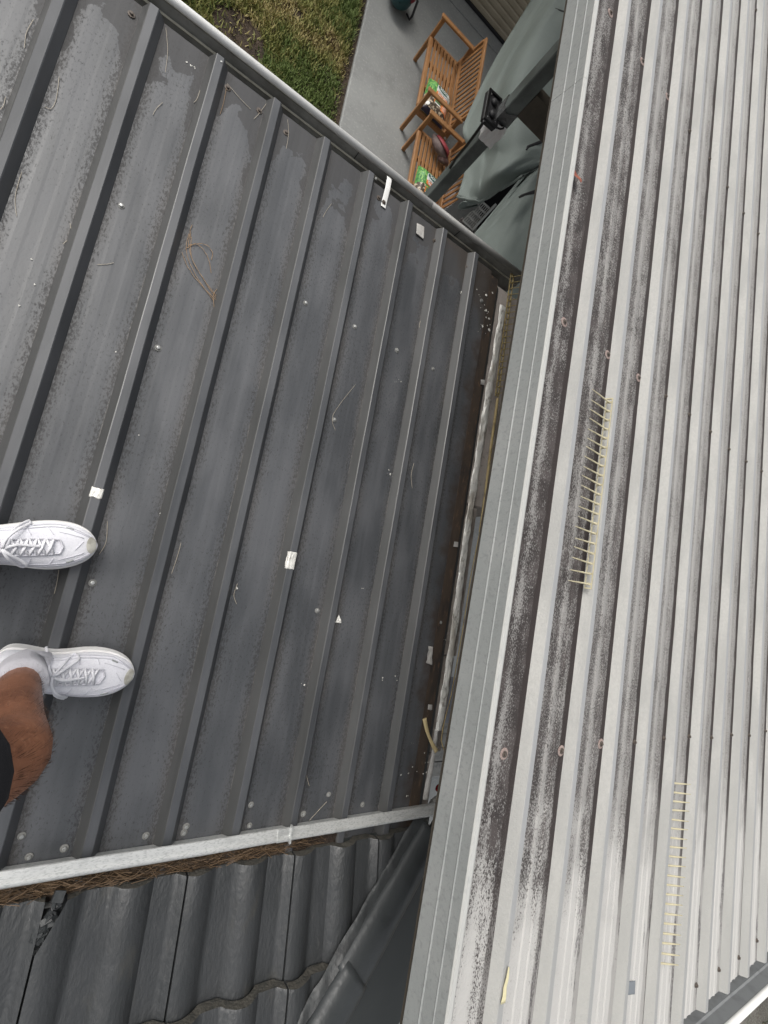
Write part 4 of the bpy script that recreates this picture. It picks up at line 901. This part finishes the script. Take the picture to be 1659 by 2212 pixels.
# perforated plastic crate, steel angle and clutter in the slit
cr0 = at(1016, 470, 3.45); crate = thing('perforated_crate', cr0, 'pale perforated plastic crate below the curled tarpaulin corner', 'crate')
o0 = at(1000, 477, 3.3); cu_, cv_ = at(1040, 434, 3.3) - o0, at(1021, 495, 3.3) - o0; nU, nV = 4, 6
m = MB(); n_ = cu_.cross(cv_).normalized() * .008
for i in range(nU + 1): m.bar(o0 + cu_ * (i / nU), o0 + cu_ * (i / nU) + cv_, .022, .006, n_)
for j in range(nV + 1): m.bar(o0 + cv_ * (j / nV) + n_ * .3, o0 + cu_ + cv_ * (j / nV) + n_ * .3, .009, .006, n_)
m.build('lattice_side', M_GREYP, crate)
m = MB(); m.bar(o0 + cv_ * 1.02, o0 + cu_ * 1.25 + cv_ * 1.04, .022, .03, n_); m.build('rim', mat('pale_rim', (.5, .5, .47), .5), crate)
m = MB(); m.grid(lambda a, b: at(962 + 62 * b, 474 - 44 * b, 3.6 - .4 * b) + Vector((.13 * (a - .5), -.1 * (a - .5), .05 * noise.noise((a * 3, b * 7, 3)))), 12, 24); tag(m.build('plastic_sheet', M_CLEAR), 'shiny folded plastic sheet beside the perforated crate', 'sheet')
m = MB(); m.grid(lambda a, b: Vector((2.66 + .34 * a, 4.10 + .85 * b, GZ + .30 + .12 * noise.noise((a * 4, b * 8, 2)) + .06 * noise.noise((a * 11, b * 20, 5)) - .25 * (2 * a - 1) ** 4)), 26, 50); tag(m.build('crumpled_bag', mat('pale_pinkish_plastic', (.58, .53, .53), .4, var=[(8, .45, .6, (.30, .26, .26), .8)]), None, True), 'pale crumpled plastic bag behind the back slats of the nearer bench', 'bag')
# ------------------------------------------------------------------ odds and ends seen down the gap between the roofs
m = MB(); a, bq = at(972, 1462, 2.0), at(955, 1560, 2.0); m.bar(a, bq, .10, .02, (0, 0, 1)); tag(m.build('leaning_panel', M_PALE), 'pale bluish panel standing down in the gap beside the wall', 'panel')
sh = thing('storage_shelf', at(955, 1610, 2.3), 'grey metal shelf unit down in the gap near the house gutter', 'shelf')
for k, q in enumerate(((968, 1540), (963, 1570), (958, 1600), (954, 1630), (950, 1660))):
    m = MB(); c = at(*q, 2.25); m.box((c.x - .12, c.y - .045, c.z - .02), (c.x + .3, c.y + .045, c.z)); m.build('shelf_board', M_GREYP, sh)
m = MB(); c = at(946, 1702, 2.0); m.lathe([(.02, 0), (.02, .05), (.012, .07), (.012, .09)], c, 12); tag(m.build('red_bottle', mat('glossy_red_plastic', (.30, .005, .012), .2)), 'small red bottle down in the gap at the end of the house gutter', 'bottle')
m = MB(); c = at(934, 1732, 1.50); m.tube([c + Vector((0, -.05, -.02)), c + Vector((0, 0, 0)), c + Vector((.02, .012, .002)), c + Vector((.12, .012, .002))], .011, 10); tag(m.build('white_pipe', M_LIPG, None, True), 'pale bent pipe end at the right end of the house gutter', 'pipe')
# garden below the lower right eave
M_SHR = [mat('shrub_leaf_dark', (.05, .065, .03), .6), mat('shrub_leaf_pale', (.38, .36, .27), .6), mat('shrub_leaf_dry', (.16, .13, .09), .7)]
pl = thing('garden_plant', (15.3, -8.2, GZ), 'dry garden plant with long pale leaves below the lower right eave', 'plant')
m = MB()
for i in range(260):
    a = rnd() * 6.283; L = random.uniform(.3, .9); m.cur = random.choice((0, 1, 1, 2)); b0 = Vector((15.3 + random.gauss(0, .8), -8.2 + random.gauss(0, .8), GZ + random.uniform(.1, .9)))
    d = Vector((math.cos(a), math.sin(a), random.uniform(.1, .9))).normalized(); s = Vector((-math.sin(a), math.cos(a), 0)) * random.uniform(.012, .035)
    mp = b0 + d * L * .5; e = b0 + d * L + Vector((0, 0, -.25 * L)); m.add([b0 - s * .4, b0 + s * .4, mp + s, e, mp - s], [(0, 1, 2, 4), (4, 2, 3)])
m.build('foliage', M_SHR, pl, fix=False)
m = MB(); m.tube([(15.3, -8.2, GZ - .05), (15.32, -8.22, .5), (15.3, -8.2, .9)], [.04, .03, .015], 8); m.build('stem', M_BRACE, pl)
tag(MB().grid(lambda a, b_: Vector((7 + 16 * a, -16 + 13 * b_, GZ + .006)), 2, 2).build('garden_paving', mat('pale_gravel', (.26, .25, .225), .9, var=[(30, .4, .6, (.12, .11, .095), .9)], bump=(40, .8, .03))), kind='structure')
# ------------------------------------------------------------------ person: legs, shorts, shoes
per = thing('person', (-.05, -.18, ZC), 'person in white running shoes, white sock and black shorts standing on the dark roof', 'person')
def shoe(toe, ang, side, L=.298):
    """local: +x to the toe, origin at the toe tip on the ground; side +1 puts the straighter (inner) edge at +y"""
    M = Matrix.Translation(toe) @ Matrix.Rotation(ang, 4, 'Z')
    ts = [0, .02, .06, .12, .20, .28, .36, .46, .56, .66, .76, .86, .94, .985, 1.0]
    inn = [.002, .017, .030, .040, .047, .0495, .0495, .045, .037, .033, .035, .038, .036, .022, .004]
    out = [.002, .019, .034, .046, .054, .0575, .058, .056, .052, .048, .046, .043, .038, .023, .004]
    bot = [.022, .014, .007, .002, 0, 0, 0, 0, 0, 0, 0, 0, .002, .008, .018]
    smid = [.030, .031, .031, .030, .030, .030, .031, .033, .035, .037, .039, .041, .042, .044, .044]
    up = [.033, .041, .050, .058, .064, .070, .078, .090, .101, .108, .108, .104, .102, .098, .060]
    def sec(i, kind):
        t = ts[i]; x = -t * L; a, b = inn[i] * 1.13, out[i] * 1.13
        if kind == 'sole':
            ring = []
            for (fy, z) in ((.80, bot[i]), (.99, bot[i] + .003), (1.015, bot[i] + .010), (.985, bot[i] + .0125), (1.0, bot[i] + .016), (.975, bot[i] + .0195), (.985, bot[i] + .023), (.955, smid[i] - .003), (.965, smid[i] + .001), (.93, smid[i] + .003), (.80, smid[i] + .003)): ring.append((fy, z))
            pts = [(a * f if True else 0, z) for f, z in ring] + [(-b * f, z) for f, z in reversed(ring)]
        else:
            z0, z1 = smid[i] - .001, up[i]; pts = []
            for k in range(13):
                c = math.pi * k / 12; y = math.cos(c); s = math.sin(c)
                w = (a if y > 0 else b) * .915; pts.append((w * (abs(y) ** .72) * (1 if y > 0 else -1), z0 + (z1 - z0) * s ** .82))
        return [M @ Vector((x, y * side, z)) for y, z in pts]
    root = bpy.data.objects.new('shoe', None)
    def loft(kind, mt, name, parent):
        m = MB(); rings = [sec(i, kind) for i in range(len(ts))]; n = len(rings[0]); vs = [p for r_ in rings for p in r_]; fs = []
        for i in range(len(rings) - 1):
            for k in range(n): fs.append((i * n + k, i * n + (k + 1) % n, (i + 1) * n + (k + 1) % n, (i + 1) * n + k))
        fs += [tuple(range(n)), tuple((len(rings) - 1) * n + k for k in range(n))]; m.add(vs, fs)
        o = m.build(name, mt, parent, True); sb = o.modifiers.new('s', 'SUBSURF'); sb.levels = sb.render_levels = 2; return o
    upo = loft('upper', M_SHOE, 'shoe', per)
    loft('sole', M_SOLE, 'sole', upo)
    def surf(t, fy, lift=.0015):                # point on the upper
        for i in range(len(ts) - 1):
            if ts[i] <= t <= ts[i + 1]: k = (t - ts[i]) / (ts[i + 1] - ts[i]); break
        g = lambda A: A[i] * (1 - k) + A[i + 1] * k
        y = fy * (g(inn) if fy > 0 else g(out)) * .915 * 1.13; s = math.sqrt(max(0, 1 - min(1, abs(fy)) ** (2 / .72))) ** .82
        return M @ Vector((-t * L, y * side, g(smid) + (g(up) - g(smid)) * s + lift))
    # toe bumper
    m = MB(); m.grid(lambda u, v: surf(.012 + .07 * v * (1 - .55 * (2 * u - 1) ** 2) , (u - .5) * 1.55, .0022), 14, 6); m.build('toe_cap', M_TOE, upo, True)
    # eyelet rims and tongue
    tg = MB(); tg.grid(lambda u, v: surf(.30 + .30 * v, (u - .5) * .62, .0015 + .002 * math.cos((u - .5) * 3)), 8, 12); tg.build('tongue', M_SHOE, upo, True)
    rim = MB(); pts = [surf(.62 - .36 * i / 8, .40 - .10 * (i / 8), .003) for i in range(9)] + [surf(.25, .16, .003), surf(.238, 0, .003), surf(.25, -.16, .003)] + [surf(.26 + .36 * i / 8, -.30 - .10 * (i / 8), .003) for i in range(9)]
    rim.tube(pts, .0022, 6); rim.build('eyelet_rim', M_SEAM, upo, True)
    lc = MB()
    for k in range(6):
        t = .30 + .052 * k; w = .34 + .012 * k
        for s in (1, -1): lc.tube([surf(t, -s * w, .004), surf(t + .02, 0, .0075 + .001 * s), surf(t + .05, s * w, .004)], .0032, 6, flat=.35)
    sm = MB()
    for fy in (.90, .80, -.90, -.80): sm.tube([surf(.03 + .60 * i / 20, fy * (.72 + .28 * min(1, i / 6)) + .02 * math.sin(i * .5), .0004) for i in range(21)], .0012, 5)
    for t0, f0, t1_, f1_ in ((.10, .45, .27, .60), (.10, -.45, .27, -.62), (.16, .2, .10, -.25), (.30, .52, .33, .80), (.30, -.5, .34, -.82), (.44, .52, .46, .85), (.44, -.52, .47, -.85)): sm.tube([surf(t0 + (t1_ - t0) * i / 8, f0 + (f1_ - f0) * i / 8, .0003) for i in range(9)], .0009, 5)
    sm.build('seam_piping', M_SEAM, upo, True)
    kn = surf(.60, 0, .012)
    for s, pts in ((1, [(.60, 0, .012), (.56, .30, .016), (.50, .62, .012), (.46, .85, .016), (.50, 1.0, .022), (.56, .62, .02), (.60, 0, .014)]), (-1, [(.60, 0, .012), (.58, -.4, .018), (.52, -.75, .022), (.45, -1.0, .024), (.47, -1.1, .02), (.55, -.7, .02), (.60, 0, .014)]), (1, [(.60, 0, .012), (.64, .5, .014), (.66, .9, .012), (.70, 1.25, 0.0)]), (-1, [(.60, 0, .012), (.52, -.15, .011), (.44, -.10, .009), (.38, -.05, .008)])):
        P = [surf(t, f, l) if abs(f) <= 1 else surf(t, math.copysign(1, f), l) + (M.to_3x3() @ Vector((0, f * side - math.copysign(1, f) * side, 0))) * .05 for t, f, l in pts]
        lc.tube([catmull(P, i / 16) for i in range(17)], .0034, 6, flat=.4)
    lc.build('laces', M_LACE, upo, True)
    for (t, f) in ((.17, .72), (.17, -.78)):
        m = MB(); m.tube([surf(t + .05 * i / 4, f + .04 * math.copysign(1, f) * i / 4, .0015) for i in range(5)], .0017, 5); m.build('tab', M_GREYM, upo, True)
    return M, upo
t1 = at(213, 1170, 1.385); t2 = at(287, 1462, 1.385)
M1, s1o = shoe(Vector((t1.x, t1.y - .010, ZC)), rad(13), -1); tag(s1o, 'upper shoe in the picture, its heel out of view')
M2, s2o = shoe(Vector((t2.x, t2.y + .008, ZC)), rad(-3.5), 1); tag(s2o, 'lower shoe in the picture, with loose bow beside the bare shin')
# legs, one continuous skin
def leg_pts(Mx, hip, knee):
    an = Mx @ Vector((-.238, 0, .115)); return an, knee, hip
an2 = M2 @ Vector((-.236, 0, .10)); an1 = M1 @ Vector((-.240, 0, .10))
kn2 = at(20, 1640, .90); kn1 = Vector((-.245, an1.y - .01, kn2.z))
hip2 = Vector((-.29, -.30, CAMZ - .47)); hip1 = Vector((-.34, -.11, CAMZ - .47)); pel = Vector((-.33, -.205, CAMZ - .42)); wst = Vector((-.35, -.205, CAMZ - .25))
V = [pel, wst]; E_ = [(0, 1)]; Rr = [.125, .135]
for an, kn, hp in ((an2, kn2, hip2), (an1, kn1, hip1)):
    i0 = len(V)
    V += [hp, hp * .5 + kn * .5, kn + (hp - kn) * .16, kn, kn + (an - kn) * .14, kn + (an - kn) * .32 + Vector((-.012, 0, 0)), kn + (an - kn) * .62 + Vector((-.006, 0, 0)), kn + (an - kn) * .88, an]
    Rr += [.092, .082, .068, .066, .056, .058, .047, .037, .038]
    E_ += [(0, i0)] + [(i0 + k, i0 + k + 1) for k in range(8)]
def skin(name, V, E_, Rr, mt, parent, lv=2):
    me = bpy.data.meshes.new(name); me.from_pydata([tuple(v - parent.location) for v in V], E_, []); me.materials.append(mt)
    o = put(name, me, parent, world=False); sk = o.modifiers.new('skin', 'SKIN'); sk.use_smooth_shade = True
    me.skin_vertices.new() if not me.skin_vertices else None
    for i, r_ in enumerate(Rr): me.skin_vertices[0].data[i].radius = (r_, r_)
    me.skin_vertices[0].data[0].use_root = True
    sb = o.modifiers.new('sub', 'SUBSURF'); sb.levels = sb.render_levels = lv; return o
skin('legs', V, E_, Rr, M_SKIN, per)
# shorts
V = [pel + Vector((0, 0, .0)), wst + Vector((0, 0, .02))]; E_ = [(0, 1)]; Rr = [.150, .155]
for an, kn, hp in ((an2, kn2, hip2), (an1, kn1, hip1)):
    i0 = len(V); V += [hp, hp + (kn - hp) * .45, hp + (kn - hp) * (.868 if kn is kn2 else .7)]; Rr += [.108, .106, .104]; E_ += [(0, i0), (i0, i0 + 1), (i0 + 1, i0 + 2)]
skin('shorts', V, E_, Rr, M_SHORT, per)
for Mx, an, kn in ((M2, an2, kn2), (M1, an1, kn1)):
    ax = (kn - an).normalized()
    pts = [Mx @ Vector((-.195, 0, .075)), an - ax * .02, an, an + ax * .045, an + ax * .080]; m = MB(); m.tube(pts, [.043, .045, .047, .048, .0495], 24); m.build('sock', M_SOCK, per, True)
# leg hair, rooted on the finished skin below the shorts
dg = bpy.context.evaluated_depsgraph_get(); lo_ = bpy.data.objects['legs']; ev = lo_.evaluated_get(dg); em_ = ev.to_mesh(); MW = Matrix.Translation(per.location)
fc = [(MW @ f.center, f.normal.copy(), f.area) for f in em_.polygons if an2.z + .045 < (MW @ f.center).z < kn2.z + .10]
ev.to_mesh_clear()
cw = []; tot = 0
for f_ in fc: tot += f_[2]; cw.append(tot)
m = MB()
for p0, nr, _a in random.choices(fc, cum_weights=cw, k=6000):
    tn = Vector((random.gauss(0, 1), random.gauss(0, 1), random.gauss(0, 1))); tn = (tn - nr * tn.dot(nr)); p = p0 + tn * .006 - nr * .0008
    if noise.noise(p * 9) < random.uniform(-.6, .15): continue
    dn_ = Vector((.1, 0, -1)); dn_ = dn_ - nr * dn_.dot(nr); d = (nr * .42 + dn_ * .8 + tn * .16).normalized(); L = random.uniform(.008, .017); s_ = d.cross(nr).normalized() * .00011
    m.add([p - s_, p + s_, p + d * L * .55 + s_ * .7, p + d * L + dn_ * .003], [(0, 1, 2), (0, 2, 3)])
tag(m.build('leg_hair', M_HAIR, per, fix=False), kind='stuff')
